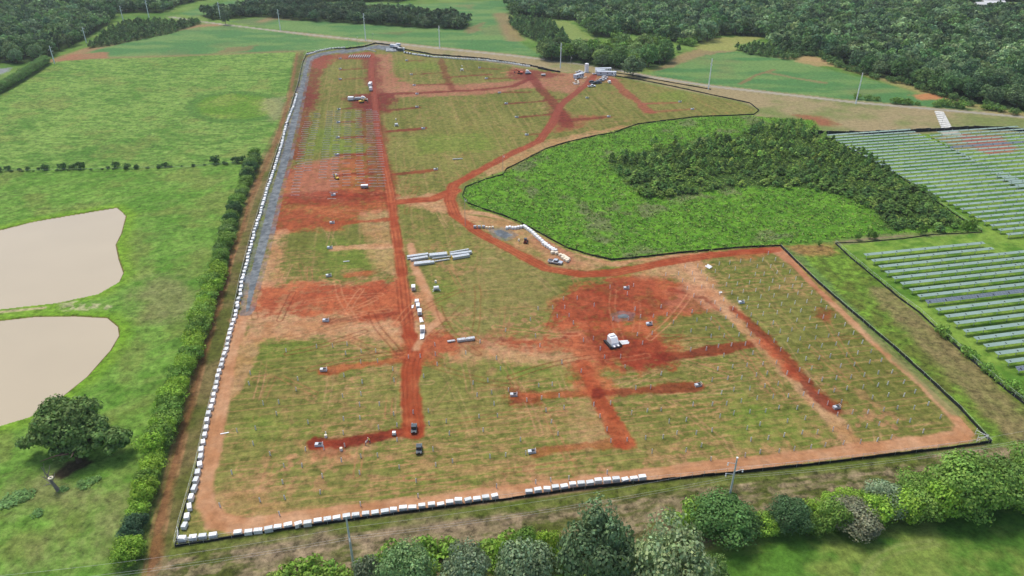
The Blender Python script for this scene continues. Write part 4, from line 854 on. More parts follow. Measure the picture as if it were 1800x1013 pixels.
# ---------------------------------------------------------------- equipment skids
def skid_proto(kind):
    e = empty('equipment_skid', (0, 0, 0))
    MB().box((0, 0, .14), (2.3, 1.25, .12)).box((-.9, 0, .04), (.15, 1.25, .08)).box((.9, 0, .04), (.15, 1.25, .08)).build('base_frame', dgalv, e)
    MB().box((-.1, -.57, .55), (2.1, .05, .7)).box((-.1, .57, .55), (2.1, .05, .7)).box((-1.12, 0, .55), (.05, 1.14, .7)).box((.93, 0, .55), (.05, 1.14, .7)).box((-.62, 0, .92), (.95, 1.1, .06)).build('bin', galv if kind else lightgrey, e)
    for x in (.15, .65): MB().tube((x, -.28, .6), (x, .28, .6), .28, n=12).build('cable_reel', bplast, e)
    MB().tube((1.1, -.5, .1), (1.1, -.5, 1.3), .04).tube((1.1, .5, .1), (1.1, .5, 1.3), .04).tube((1.1, -.5, 1.3), (1.1, .5, 1.3), .04).build('handle', wpaint, e)
    e.scale = (.88,) * 3; return e
sk = [skid_proto(0), skid_proto(1)]
WH = {}
for i, (x, y, w_) in enumerate([(573,565,'red bare patch on the left of the site'),(569,652,'turf below the red patch on the left'),(561,784,'left end of the near dark trench'),(578,486,'green turf just above the red patch on the left'),(580,437,'left end of the tan streak right of the gravel strip'),(584,393,'left end of the upper tan streak'),(586,344,'dark red streak above the orange bare ground'),(589,309,'trench beside the yellow machine'),(592,273,'left end of the fourth trench of the tube ranks'),(594,243,'left end of the third trench of the tube ranks'),(595,216,'left end of the second trench of the tube ranks'),(596,193,'left end of the first trench of the tube ranks'),(598,140,'third trench from the top on the left'),(598,122,'second trench from the top on the left'),(598,104,'top left trench'),(903,696,'left end of the mid trench in the lower centre'),(935,796,'turf near the bottom track in the centre'),(1101,508,'dark red soil above the gravel pile'),(1141,571,'red soil right of the gravel pile'),(1227,679,'right end of the dark trench in the lower centre'),(1303,533,'top of the diagonal red trench on the right'),(1470,718,'bottom of the diagonal red trench on the right'),(744,227,'right end of the second trench right of the main track'),(733,189,'right end of the first trench right of the main track'),(733,166,'edge of the pale pink road at the top'),(766,299,'right end of the long trench above the track bend'),(715,107,'top turf right of the main track'),(723,132,'second trench of the top middle block'),(728,151,'pale road edge at the top middle'),(843,120,'top turf behind the tall white pallet'),(855,139,'trench under the top fence in the middle'),(878,164,'dark track end at the top middle'),(890,183,'left end of the trench left of the crossing tracks'),(908,207,'lower trench left of the crossing tracks'),(926,238,'turf above the curved red track'),(1032,173,'turf below the parked cars'),(1070,206,'right end of the red trench below the cars'),(1195,180,'upper trench of the far east corner'),(1217,193,'lower trench of the far east corner')]):
    s_ = i % 2; o = put(sk[s_], 'sk%d' % s_, P(x, y), ab + random.uniform(-.15, .15) + (math.pi if y < 350 and x < 620 else 0), 'grey steel bin at the ' + w_, 'equipment bin', 'equipment bins beside the trenches')

# ---------------------------------------------------------------- bundles of steel
def bundle(x0, y0, x1, y1, wd, h, label, nm='steel_bundle', capy=None):
    a, b_ = P(x0, y0), P(x1, y1); L = (b_ - a).length; e = tag(empty(nm, (a + b_) / 2, math.atan2(b_.y - a.y, b_.x - a.x)), label, 'steel bundle', 'bundles of galvanised steel')
    n_ = max(2, int(wd / .24)); k = max(1, int(h / .2)); m_ = MB()
    for j in range(k):
        for i in range(n_):
            s_ = random.uniform(-.15, .15); m_.box((s_, (i - (n_ - 1) / 2) * .24, .22 + j * .2), (L, .2, .18))
    m_.build('beams', galv, e); s = MB()
    for t in (-.35, 0, .35): s.box((t * L, 0, .07), (.12, wd + .2, .12)); s.box((t * L, 0, .13 + k * .2 + .01), (.05, wd + .05, .02))
    s.build('strap', wood, e)
    if capy: MB().box((capy * (L / 2 + .1), 0, .25 + h / 2), (.12, wd + .05, h + .1)).build('end_cap', yel, e)
for i, b4 in enumerate([(716,454,753,449,1.5,.8,'dark ended steel bundle at the back left of the pile by the main track'),(722,459,752,454,1.6,.8,'steel bundle second from the back on the left'),(728,463,757,460,.9,.5,'low thin steel bundle in front on the left'),(728,467,763,463,1.6,.9,'longest front left steel bundle'),(755,452,786,449,2.2,1.0,'broad steel bundle in the middle with a yellow end',1),(760,456,793,452,.6,.4,'thin beam stack below the broad middle bundle'),(764,461,790,457,.6,.5,'thin beam stack lying in front in the middle'),(791,447,824,441,.9,.8,'thin steel bundle at the back right'),(792,451,829,446,1.6,1.0,'long steel bundle at the right with grey ends'),(795,456,825,451,1.8,1.1,'front right steel bundle with a yellow left end',-1),(716,457,722,456,.6,.5,'short stub of steel at the left end of the pile'),
    (787,602,800,600,.9,.5,'low steel bundle, leftmost of three beside the red road'),(804,601,818,599,1.4,.9,'middle and palest of three bundles beside the red road'),(820,599,834,597,1.2,.8,'rightmost of three bundles beside the red road'),(796,281,813,280,.7,.5,'lone steel bundle on the turf above the track bend'),(603,461,614,460,.4,.2,'small lone beam stack on the bright left turf')]): bundle(*b4[:7], capy=b4[7] if len(b4) > 7 else None)
random.seed(12)
for i in range(10):
    x = 613 + i * 3.9; bundle(x, 102.2, x + 3.0, 98, .7, .7, f'white narrow stack in the slanting row, {nth(i + 1)} from the left', 'beam_stack')
for i in range(6): x = 645 + i * 2.6; bundle(x, 88 + i * .55, x + 2.6, 88.5 + i * .55, .9, .6, f'small pale stack above the slanting row, {nth(i + 1)} from the left', 'beam_stack')
for i in range(8): x = 679 + i * 2.2; bundle(x, 91.5, x + 1.2, 86.8, .7, .7, f'white narrow stack beside the dark store, {nth(i + 1)} from the left', 'beam_stack')

# ---------------------------------------------------------------- vehicles
def wheels(e, xs, y, r, w=.22):
    wm_ = None
    for x in xs:
        for s_ in (-1, 1):
            o = MB().tube((x, s_ * y - w / 2, r), (x, s_ * y + w / 2, r), r, n=14).build('wheel', bplast, e)
            MB().tube((x, s_ * (y + w / 2 + .01) - .01, r), (x, s_ * (y + w / 2 + .01) + .01, r), r * .55, n=10).build('rim', galv, o)
def pickup(px, py, rz, paint_, label, bed_cover=None, suv=False):
    e = tag(empty('pickup_truck' if not suv else 'parked_car', P(px, py), rz), label, 'pickup' if not suv else 'car', 'parked vehicles'); L = 5.6 if not suv else 4.8; h = L / 2
    m_ = MB().prism([(-h, .45), (h - .1, .42), (h, .6), (h - .05, .95), (h - 1.3, 1.08), (-h, 1.05)], -.95, .95); m_.build('body', paint_, e, bevel=.06)
    cb = (-.55, 1.15) if not suv else (-h + .15, 1.0)
    MB().prism([(cb[0] - .1, 1.0), (cb[1] + .3, 1.0), (cb[1] - .35, 1.62), (cb[0] + .2, 1.65)], -.82, .82).build('cabin_glass', glass, e)
    MB().box(((cb[0] + cb[1]) / 2 - .1, 0, 1.67), (cb[1] - cb[0] - .35, 1.55, .07)).build('roof', paint_, e, bevel=.03)
    if not suv: MB().box((-h + 1.0, 0, 1.06), (1.65, 1.5, .05)).build('bed', bplast if not bed_cover else bed_cover, e)
    for s_ in (-1, 1): MB().box((h - .03, s_ * .7, .8), (.08, .35, .16)).build('headlight', wpaint, e)
    MB().box((h + .02, 0, .55), (.1, 1.8, .18)).build('bumper', dpaint, e)
    wheels(e, (-h + 1.1, h - 1.05), .84, .38); return e
pickup(976, 463, -.35, silver, 'silver pickup parked by the white crates above the dirt track')
dk = [(1040,153,wpaint,'white pickup nearest the camera in the row of parked vehicles by the gate',0),(1045,148,dpaint,'black pickup behind the nearest white one by the gate',0),(1052,147,dpaint,'dark car second in the parked row by the gate',1),(1055,143,silver,'light blue silver pickup in the middle of the parked row',0),(1060,141,wpaint,'white pickup behind the silver one in the parked row',0),(1063,138,wpaint,'white car at the far end of the parked row',1),(1041,146,dpaint,'dark car tucked at the left of the parked row',1),(1071,146,wpaint,'lone white car parked right of the row',1),(1048,131,wpaint,'white pickup in front of the site offices',0),(1018,128,wpaint,'white truck parked by the tall white tank',0)]
for x, y, p_, lb, s_ in dk: pickup(x, y, .25 + random.uniform(-.1, .1) + (1.3 if x == 1071 else 0), p_, lb, suv=bool(s_))
pickup(1080, 134, 1.2, wpaint, 'white car beside the fence end at the gate', suv=True)
def utv(px, py, rz, label, roofc):
    e = tag(empty('utility_vehicle', P(px, py), rz), label, 'utility vehicle', 'dark utility vehicles')
    MB().prism([(-1.7, .4), (1.45, .4), (1.7, .6), (1.65, .95), (.85, 1.05), (-1.7, .95)], -.75, .75).build('body', dpaint, e, bevel=.05)
    MB().box((-1.1, 0, 1.0), (1.15, 1.4, .12)).box((-1.1, -.68, 1.12), (1.15, .05, .2)).box((-1.1, .68, 1.12), (1.15, .05, .2)).build('cargo_bed', gpaint, e)
    for x in (-.4, .75):
        for s_ in (-1, 1): MB().tube((x, s_ * .68, .95), (x * .85, s_ * .6, 1.85), .035).build('roof_post', bplast, e)
    MB().box((.1, 0, 1.9), (1.35, 1.35, .07)).build('roof', roofc, e, bevel=.03)
    MB().prism([(.72, 1.0), (.8, 1.0), (.68, 1.8), (.62, 1.8)], -.6, .6).build('windscreen', glass, e)
    MB().box((.0, 0, .95), (.5, 1.2, .5)).build('seat', bplast, e)
    for s_ in (-1, 1): MB().box((1.68, s_ * .5, .8), (.06, .25, .14)).build('headlight', wpaint, e)
    wheels(e, (-1.15, 1.1), .66, .34)
utv(728, 757, -1.5, 'dark utility vehicle with grey bed at the end of the near trench', dpaint); utv(737, 793, -1.5, 'dark utility vehicle with pale bonnet stopped nearest the camera', dpaint)
def trailer(px, py, rz, label, body=wpaint, L=3.4, w=2.0, h=1.9, tongue=True, nm='site_trailer', cat='trailer'):
    e = tag(empty(nm, P(px, py), rz), label, cat, 'pale trailers and boxes by the main track')
    if py > 480: e.scale = (.68,) * 3
    MB().box((0, 0, .55), (L, w, .15)).build('chassis', dpaint, e)
    MB().box((0, 0, .62 + h / 2), (L, w, h)).build('body', body, e, bevel=.05)
    MB().box((0, 0, .65 + h), (L * .97, w * .97, .08)).build('roof', wpaint, e)
    MB().box((L / 2 + .015, 0, .62 + h * .48), (.04, w * .6, h * .8)).build('door', dgalv, e)
    if tongue: MB().tube((-L / 2, 0, .5), (-L / 2 - 1.3, 0, .45), .06).tube((-L / 2, .5, .5), (-L / 2 - 1.2, 0, .45), .05).tube((-L / 2, -.5, .5), (-L / 2 - 1.2, 0, .45), .05).build('tongue', dpaint, e)
    wheels(e, (-.2,), w / 2 + .02, .33); return e
u_ = -1.45
trailer(727, 510, u_, 'square white box trailer highest beside the main track'); trailer(733, 534, u_, 'small white box trailer with a leaning sheet beside the main track', h=1.4, L=2.6); trailer(735, 543, u_, 'long white trailer with slatted body in the middle of the group', lightgrey, 3.6, 1.8); trailer(738, 553, u_, 'white trailer with dark front touching the slatted one', L=3.4); trailer(743, 583, u_, 'white box truck body just above the track junction', L=3.8, w=2.3)
def boards(px, py, rz, label, n=3, L=3.0, m__=None):
    e = tag(empty('board_stack', P(px, py), rz), label, 'board stack'); m_ = MB()
    for i in range(n): m_.box((random.uniform(-.2, .2), i * .35 - .5, .12 + .08 * i), (L, .32, .09), random.uniform(-.1, .1))
    m_.build('boards', m__ or wpaint, e)
    MB().box((-L * .3, 0, .04), (.1, 1.3, .08)).box((L * .3, 0, .04), (.1, 1.3, .08)).build('bearers', wood, e)
boards(741, 563, -1.3, 'small heap of white boards between the trailers'); boards(742, 592, -1.5, 'white boards laid on the red soil below the lowest trailer', 4, 3.4); boards(727, 540, -1.5, 'single white sheet beside the small box trailer', 2, 2.0); boards(1096, 604, ab, 'pale rack of slats laid on the dark red soil beside the white machine', 5, 3.4); boards(1245, 470, -1.0, 'white sacks and boards spilled beside the tan track', 5, 2.4); boards(1266, 514, .2, 'small white sheet left on the turf by the tan track', 2, 1.2); boards(396, 760, .3, 'pale plank left on the left perimeter track', 1, 2.2)
# tank with outriggers on the green circle
for x, y, lb in ((767,511,'white tank on a four legged stand in the green circle'),(697,222,'small white tank on legs in the upper middle turf'),(812,125,'white tank on legs in the top middle turf')):
    e = tag(empty('water_tank', P(x, y), .2), lb, 'tank', 'white tanks on legs'); MB().tube((-.9, 0, 1.2), (.9, 0, 1.2), .62, n=16).build('tank', wpaint, e); MB().box((0, 0, .5), (2.0, 1.2, .12)).build('frame', dgalv, e)
    for a in (.5, 2.6, 3.7, 5.8): MB().tube((math.cos(a) * .7, math.sin(a) * .5, .5), (math.cos(a) * 1.7, math.sin(a) * 1.3, 0), .07).build('leg', wpaint, e)
for x, y, lb in ((766,497,'small white drum on the turf above the green circle'),(696,211,'small white drum above the tank in the upper turf'),(812,117,'small white drum above the top middle tank'),(573,769,'cream drum standing near the left end of the near trench'),(600,792,'small white and dark box on the turf below the near trench'),(912,424,'tiny white bucket near the dark red machine')):
    e = tag(empty('drum', P(x, y)), lb, 'drum'); MB().tube((0, 0, 0), (0, 0, .85), .36, n=14).build('barrel', white, e); MB().tube((0, 0, .85), (0, 0, .9), .38, n=14).build('lid', cream, e)
# people by the trench
from mathutils import noise as _n
hivis = mat('hivis_yellow', (.62,.60,.10), .7); skin = mat('skin', (.42,.26,.18), .6); jeans = mat('denim', (.08,.10,.16), .85); shirt = mat('pale_shirt', (.66,.62,.54), .8)
def person(px, py, rz, top_, label, bend=.0, dirx=1):
    e = tag(empty('person', P(px, py), rz), label, 'person', 'workers on the site')
    J = dict(p=(0, 0, .95), s=(bend * .35, 0, 1.25), n=(bend * .6, 0, 1.48 - bend * .15), h=(bend * .72, 0, 1.60 - bend * .18), ht=(bend * .78, 0, 1.76 - bend * .22),
             hl=(0, .1, .9), kl=(.08, .12, .5), al=(-.02, .13, .08), tl=(.16, .14, .04), hr=(0, -.1, .9), kr=(-.02, -.12, .5), ar=(-.12, -.13, .08), tr=(.06, -.14, .04),
             sl=(bend * .5, .2, 1.42 - bend * .12), el=(bend * .5 + .12, .27, 1.15 - bend * .1), wl=(bend * .5 + .32, .22, 1.0), fl=(bend * .5 + .4, .21, .96), sr=(bend * .5, -.2, 1.42 - bend * .12), er=(bend * .5 + .05, -.28, 1.14 - bend * .1), wr=(bend * .5 + .2, -.26, .92), fr=(bend * .5 + .26, -.25, .86))
    K = list(J); rad = dict(p=.15, s=.15, n=.07, h=.1, ht=.085, hl=.1, kl=.065, al=.045, tl=.04, hr=.1, kr=.065, ar=.045, tr=.04, sl=.07, el=.05, wl=.032, fl=.03, sr=.07, er=.05, wr=.032, fr=.03)
    ed = [('p','s'),('s','n'),('n','h'),('h','ht'),('p','hl'),('hl','kl'),('kl','al'),('al','tl'),('p','hr'),('hr','kr'),('kr','ar'),('ar','tr'),('n','sl'),('sl','el'),('el','wl'),('wl','fl'),('n','sr'),('sr','er'),('er','wr'),('wr','fr')]
    me = bpy.data.meshes.new('body'); me.from_pydata([J[k_] for k_ in K], [(K.index(a), K.index(b_)) for a, b_ in ed], [])
    o = bpy.data.objects.new('body', me); col.objects.link(o); o.parent = e; md = o.modifiers.new('skin', 'SKIN'); me.skin_vertices or None
    if not me.skin_vertices:
        bm_ = __import__('bmesh').new(); bm_.from_mesh(me); bm_.verts.layers.skin.verify(); bm_.to_mesh(me); bm_.free()
    for i, k_ in enumerate(K): me.skin_vertices[0].data[i].radius = (rad[k_], rad[k_])
    me.skin_vertices[0].data[0].use_root = True
    o.modifiers.new('sub', 'SUBSURF').levels = 1; me.materials.append(jeans if top_ is not hivis else skin)
    MB().tube((bend * .05, 0, .98), (bend * .5, 0, 1.47 - bend * .14), .19, .2, 12).build('vest', top_, e)
    MB().tube((*J['ht'][:2], J['ht'][2] - .06), (*J['ht'][:2], J['ht'][2] + .05), .125, .08, 12).build('hard_hat', wpaint, e)
    MB().tube((0, .1, .92), (.06, .12, .5), .11, .085, 8).tube((0, -.1, .92), (0, -.12, .5), .11, .085, 8).tube((.06, .12, .5), (-.02, .13, .1), .085, .07, 8).tube((0, -.12, .5), (-.12, -.13, .1), .085, .07, 8).build('trousers', jeans, e)
person(650, 779, 2.6, hivis, 'person in a yellow top leaning over the edge of the near trench', .6); person(643, 783, .4, shirt, 'person in a pale shirt crouched beside the yellow clad one', .7)
e = tag(empty('supply_cart', P(693, 765)), 'small white cart standing in the near trench left of the dark vehicle', 'cart'); MB().box((0, 0, .7), (.9, .8, .8)).build('box', wpaint, e, bevel=.03); MB().box((0, 0, .25), (1.1, .9, .08)).build('base', dpaint, e); wheels(e, (0,), .45, .22, .1)
# excavators
def digger(px, py, rz, pm__, label, s_=1.0, cab=True):
    e = tag(empty('excavator', P(px, py), rz), label, 'excavator', 'digging machines'); e.scale = (s_,) * 3
    for y in (-1.1, 1.1): MB().prism([(-1.9, .15), (-1.6, 0), (1.6, 0), (1.9, .15), (1.9, .65), (1.6, .85), (-1.6, .85), (-1.9, .65)], y - .28, y + .28).build('track', bplast, e)
    MB().box((0, 0, .75), (2.2, 1.7, .35)).build('undercarriage', dpaint, e)
    MB().prism([(-2.3, 1.0), (1.2, 1.0), (1.2, 1.5), (-.2, 1.9), (-2.3, 1.8)], -1.2, 1.2).build('body', pm__, e, bevel=.06)
    c = MB().prism([(-.3, 1.05), (1.4, 1.05), (1.3, 2.0), (1.0, 2.85), (-.2, 2.85)], .25, 1.15).build('cab', glass, e); MB().box((.4, .7, 2.9), (1.3, .95, .08)).build('cab_roof', pm__, c)
    bm__ = MB().prism([(.8, 1.3), (1.3, 1.2), (3.6, 3.3), (3.5, 3.7), (2.4, 3.3)], -.6, -.2).build('boom', pm__, e)
    MB().prism([(3.3, 3.7), (3.7, 3.6), (4.9, 1.6), (4.6, 1.5)], -.55, -.25).build('stick', pm__, e)
    MB().prism([(4.4, 1.5), (5.1, 1.6), (5.0, .9), (4.3, .6), (4.0, .9)], -.85, .05).build('bucket', dpaint, e)
digger(914, 130, 2.9, orange, 'orange excavator working beside the white machine at the top fence', .9); digger(636, 181, .3, yel, 'yellow digger just below the white crusher at the track crossing', .8); digger(592, 315, 2.3, yel, 'small yellow digger at the end of a trench among the tubes', .55)
digger(503, 222, 1.3, dpaint, 'small dark digger on the grey gravel strip', .55)
def plant_machine(px, py, rz, label, s_=1.0):
    e = tag(empty('drilling_rig', P(px, py), rz), label, 'machine', 'white plant machines'); e.scale = (s_,) * 3
    MB().box((0, 0, .3), (4.6, 3.2, .6)).build('undercarriage', dpaint, e)
    for y in (-1.75, 1.75): MB().prism([(-2.2, .1), (2.2, .1), (2.5, .5), (2.2, .95), (-2.2, .95), (-2.5, .5)], y - .3, y + .3).build('track', bplast, e)
    MB().prism([(-1.8, .6), (2.0, .6), (1.6, 1.6), (.4, 2.9), (-1.6, 3.0)], -1.25, 1.25).build('body', wpaint, e, bevel=.12)
    MB().prism([(.5, 2.2), (1.5, 1.3), (1.55, 1.38), (.58, 2.3)], -.9, .9).build('windscreen', glass, e)
    MB().box((-.9, 0, 3.15), (1.3, 1.8, .3)).build('roof_box', wpaint, e, bevel=.06)
    MB().box((1.9, .7, .9), (1.6, .6, .3)).box((1.9, -.7, .9), (1.6, .6, .3)).build('fork', wpaint, e, bevel=.05); MB().box((-1.0, 1.27, 1.8), (.9, .06, .8)).build('vent', glass, e)
plant_machine(1077, 606, -1.2, 'white tracked machine standing on dark red soil in the middle of the bare patch'); plant_machine(640, 177, .2, 'white machine with dark base at the crossing of the main track', .9); plant_machine(928, 130, .1, 'white machine beside the orange excavator at the top fence', .9)
e = tag(empty('crusher_trailer', P(630, 176), .15), 'dark trailer unit joined to the left of the white machine at the crossing', 'trailer'); MB().box((0, 0, 1.2), (5.5, 2.4, 1.2), top=.8).build('hopper', dgalv, e); MB().box((0, 0, .5), (6, 2.2, .2)).build('chassis', dpaint, e); wheels(e, (-1.5, 1.5), 1.1, .45)
trailer(617, 177, 0, 'white box trailer left of the dark hopper at the track crossing', L=3.6, w=2.6, h=1.8); trailer(651, 152, 1.55, 'long white trailer standing on the left edge of the main track near the top', L=6, w=2); trailer(652, 160, 1.55, 'short white trailer just below the long one on the main track', L=2.6, w=2)
trailer(641, 331, .1, 'dark grey skip box on the tube ranks near the main track', dgalv, 3.4, 1.8, 1.0, False, 'skip_bin', 'skip'); trailer(955, 134, .1, 'small dark green box on the turf right of the orange excavator', gpaint, 3.2, 1.5, .8, False, 'skip_bin', 'skip')
e = tag(empty('skid_loader', P(924, 427), 1.4), 'small dark red loader near the gravel pad and the line of pallets', 'loader'); MB().prism([(-1.2, .4), (1.0, .4), (1.2, 1.0), (-.2, 1.2), (-1.2, 1.3)], -.6, .6).build('body', redm, e, bevel=.04); MB().box((-.2, 0, 1.6), (1.0, 1.0, .8)).build('cab', glass, e); MB().box((-.2, 0, 2.05), (1.15, 1.15, .1)).build('roof', dpaint, e); MB().prism([(1.2, .1), (1.9, .1), (1.9, .2), (1.3, .8)], -.8, .8).build('bucket', dpaint, e); wheels(e, (-.7, .7), .65, .36)
# pallets in the laydown area
def pallet_load(x, y, rz, m__, d, label, grp, cat='pallet load'):
    e = tag(empty('pallet_load', P(x, y), rz), label, cat, grp); b_ = MB()
    for yy_ in (-.4, 0, .4): b_.box((0, yy_ * d[1], .05), (d[0], .1, .1))
    b_.box((0, 0, .115), (d[0], d[1], .03)); b_.build('pallet', wood, e); MB().box((0, 0, .13 + d[2] / 2), d, top=.95).build('load', m__, e, bevel=.05)
for i, (x, y) in enumerate([(835,401),(842.5,401),(850,401),(855.5,402),(860.5,402),(866,401.5)]): pallet_load(x, y, .05, dgalv if i < 3 else cream, (1.3, 1.1, .95) if i < 3 else (.9, .9, .8), f'{"grey caged" if i < 3 else "small cream"} pallet in the short row left of the gravel pad, {nth(i + 1)} from the left', 'pallets left of the gravel pad')
for i, (x, y) in enumerate([(891,403),(896,402),(901,403),(906,403),(911,402),(916,401),(921,400)]): pallet_load(x, y, 1.4, white, (1.5, 1.0, 1.0), f'white pallet in the short row behind the gravel pad, {nth(i + 1)} from the left', 'pallets behind the gravel pad')
for i, (p_, a) in enumerate(path([(924,402),(935,410),(948,422),(958,431)], 2.1)):
    e = None; x = p_; pallet_load(900, 500, a, white, (1.7, 1.3, 1.0), f'white pallet in the slanting line below the gravel pad, {nth(i + 1)} from its top', 'pallets in the slanting line'); o = [q for q in bpy.data.objects if q.name.startswith('pallet_load')][-1]
    for q in bpy.data.objects:
        if q.get('label') == f'white pallet in the slanting line below the gravel pad, {nth(i + 1)} from its top': q.location = p_
k = 0
for r_ in range(5):
    for c_ in range(3): k += 1; pallet_load(955 + r_ * 4.2 + c_ * 2.6, 431 + r_ * 2.6 - c_ * .4 + c_ * 1.0, .5 + random.uniform(-.1, .1), white, (1.2, 1.0, random.uniform(.7, 1.2)), f'white bag of the tight heap above the pickup, row {r_ + 1}, {nth(c_ + 1)} from the left', 'white heap above the pickup')
for i, (x, y) in enumerate([(971,446),(978,447),(985,450.5),(990,452),(993,454),(996,456),(999,458),(989,455),(993,458),(997,460.5)]): pallet_load(x, y, .5, cream, (1.3, 1.2, .9), f'cream carton right of the parked pickup, {nth(i + 1)} going down the slope', 'cream cartons by the pickup')
# store at the top of the main track
for i, (x, y, L, c, lb) in enumerate([(692,84,6,lightgrey,'long pale container at the back of the top store'),(697,87,5,dpaint,'dark container in the middle of the top store'),(704,90,5,dpaint,'dark container in front of the middle one at the top store'),(700,82,4,lightgrey,'short pale container at the far back of the top store'),(708,90,3,lightgrey,'small pale container at the right of the top store')]):
    trailer(x, y, -.25, lb, c, L, 2.3, 2.0, False, 'store_container', 'container')
for i, (p_, a) in enumerate(path([(712,94),(722,96),(742,99),(757,101)], 3.2)): 
    e = tag(empty('spool_pallet', p_, a), f'pale blue pallet of steel drums along the top fence, {nth(i + 1)} from the left', 'pallet load', 'pale blue pallets along the top fence'); MB().tube((-1, 0, .75), (.6, 0, .75), .7, n=12).build('drum', lightgrey, e); MB().tube((.62, 0, .75), (.8, 0, .75), .72, n=12).build('end_plate', dpaint, e)
# offices and tank at the gate
def office(x, y, rz, L, w, h, m__, lb):
    e = tag(empty('site_office', P(x, y), rz), lb, 'site office', 'pale containers at the site gate'); MB().box((0, 0, .3 + h / 2), (L, w, h)).build('wall', m__, e, bevel=.04); MB().box((0, 0, .33 + h), (L + .2, w + .2, .1)).build('roof', lightgrey, e)
    for t in (-.3, .05, .3):
        f = MB().box((t * L, -w / 2 - .02, .3 + h * .6), (.9, .05, .8)).build('window', glass, e); MB().box((t * L, -w / 2 - .04, .3 + h * .6), (1.0, .03, .06)).build('frame', wpaint, f)
    MB().box((.42 * L, -w / 2 - .02, .3 + h * .42), (.85, .05, h * .8)).build('door', dgalv, e)
office(1060, 127, .12, 12, 3, 2.7, wpaint, 'long pale site office at the back of the gate yard'); office(1066, 133, -.12, 14, 3, 2.7, lightgrey, 'grey long container in front of the back office'); office(1055, 130, .12, 7, 2.6, 2.6, lightgrey, 'shorter pale office left of the long ones'); office(1017, 137, .8, 9, 2.6, 2.6, lightgrey, 'grey container set slantwise left of the gate yard')
e = tag(empty('storage_tank', P(1031, 127)), 'tall white upright tank beside the gate yard', 'tank'); MB().tube((0, 0, .3), (0, 0, 6.2), 1.5, n=20).build('tank', wpaint, e, smooth=False); MB().tube((0, 0, 6.2), (0, 0, 6.6), 1.5, .4, n=20).build('tank_top', wpaint, e); MB().box((0, 0, .15), (3.4, 3.4, .3)).build('base', dgalv, e)
boards(1026, 128, .7, 'long white boards beside the tall tank', 4, 7)
random.seed(5)
for i in range(12): pallet_load(1008 + random.uniform(0, 10), 141 + random.uniform(0, 8), random.uniform(0, 3), random.choice((cream, white, wood)), (random.uniform(1, 2.2), 1.0, random.uniform(.4, 1)), 'white or cream pallet of the loose heap beside the slanted container', 'loose heap beside the slanted container')
for i in range(5): pallet_load(1021 + i * 2.2, 136 + random.uniform(0, 3), random.uniform(0, 3), cream, (1.2, .9, .5), 'small cream pallet between the slanted container and the track', 'cream pallets between container and track')
# ---------------------------------------------------------------- poles and wires
def pole(name, x, yb, yt, label, arms, rz, r=.2, m__=None):
    p_ = P(x, yb); h = hgt(x, yb, yt); e = tag(empty(name, p_, rz), label, 'utility pole', 'power line poles'); MB().tube((0, 0, -.5), (0, 0, h), r, r * .6, 10).build('pole', m__ or concrete, e)
    MB().tube((0, 0, h - .02), (0, 0, h + .12), r * .9, n=10).build('cap', wpaint, e)
    for (z, d) in arms:
        zz = h + z; a_ = MB().tube((0, 0, zz - .5), (d, 0, zz), .07, .05).build('arm', galv, e); MB().tube((d, 0, zz - .85), (d, 0, zz), .11, n=8).tube((d, 0, zz - .7), (d, 0, zz - .62), .17, n=8).build('insulator', wpaint, a_)
    return p_, h
R1, R2 = ab + .1, ab - .05
p1, h1 = pole('utility_pole', 622, 997, 908, 'grey steel utility pole nearest the camera at the bottom of the view', [(-3.6, .5), (-5.2, .6), (-5.8, -.7)], 1.9, .28)
p2, h2 = pole('utility_pole', 1276, 905, 805, 'grey steel utility pole with two arms behind the dark trees at the bottom right', [(-1.2, -1.9), (-4.4, -1.9), (-3.6, 1.9)], R2, .27)
A8 = [(-1.0, 1.4), (-2.4, -1.4), (-3.8, 1.4)]
for x, yb, yt, lb in [(1245,157,104,'tall pale pole left of the right crop field'),(1504,183,129,'tall thin pole standing on the far road edge at the right'),(985,120,76,'pale pole in front of the grove'),(773,85,46,'pale pole between the top fence and the far woodland belt'),(643,72,24,'pale pole above the top bend of the site'),(493,53,17,'pale pole on the far left crop field'),(388,35,4,'pale pole beside the far lone tree'),(96,112,81,'grey pole with crossarms at the corner of the left forest'),(152,76,48,'grey pole with crossarms by the plantation wedge'),(217,38,11,'grey pole with crossarms at the top left clearing'),(262,31,0,'grey pole at the back of the top left clearing')]:
    pole('utility_pole', x, yb, yt, lb, A8, 1.0, .42, mat('pale_pole_steel', (.8,.86,.86), .5))
for x, yb, yt, lb in [(884,307,273,'thin wooden pole at the tip of the thicket fence'),(818,397,350,'thin wooden pole beside the pallets and track bend'),(1652,228,200,'wooden pole beside the pale ramp at the solar farm'),(614,84,66,'short thin pole left of the top bend'),(629,84,64,'short thin pole in the middle of the top bend'),(656,78,58,'short thin pole right of the top bend'),(1003,118,100,'thin pole in front of the grove shade')]:
    pole('wooden_pole', x, yb, yt, lb, [(-.5, .8)], .6, .1, mat('pole_wood', (.42,.40,.36), .9))
def wire(a, b_, sag, label):
    m_ = MB(); n_ = 24; pr_ = None
    for i in range(n_ + 1):
        t = i / n_; q = a + (b_ - a) * t; q = Vector((q.x, q.y, q.z - sag * 4 * t * (1 - t)))
        if pr_ is not None: m_.tube(pr_, q, .015, n=4)
        pr_ = q
    tag(m_.build('power_cable', mat('cable', (.45,.46,.46), .5)), label, 'power cable', 'power cables along the bottom')
vd = (p2 - p1); vd.z = 0
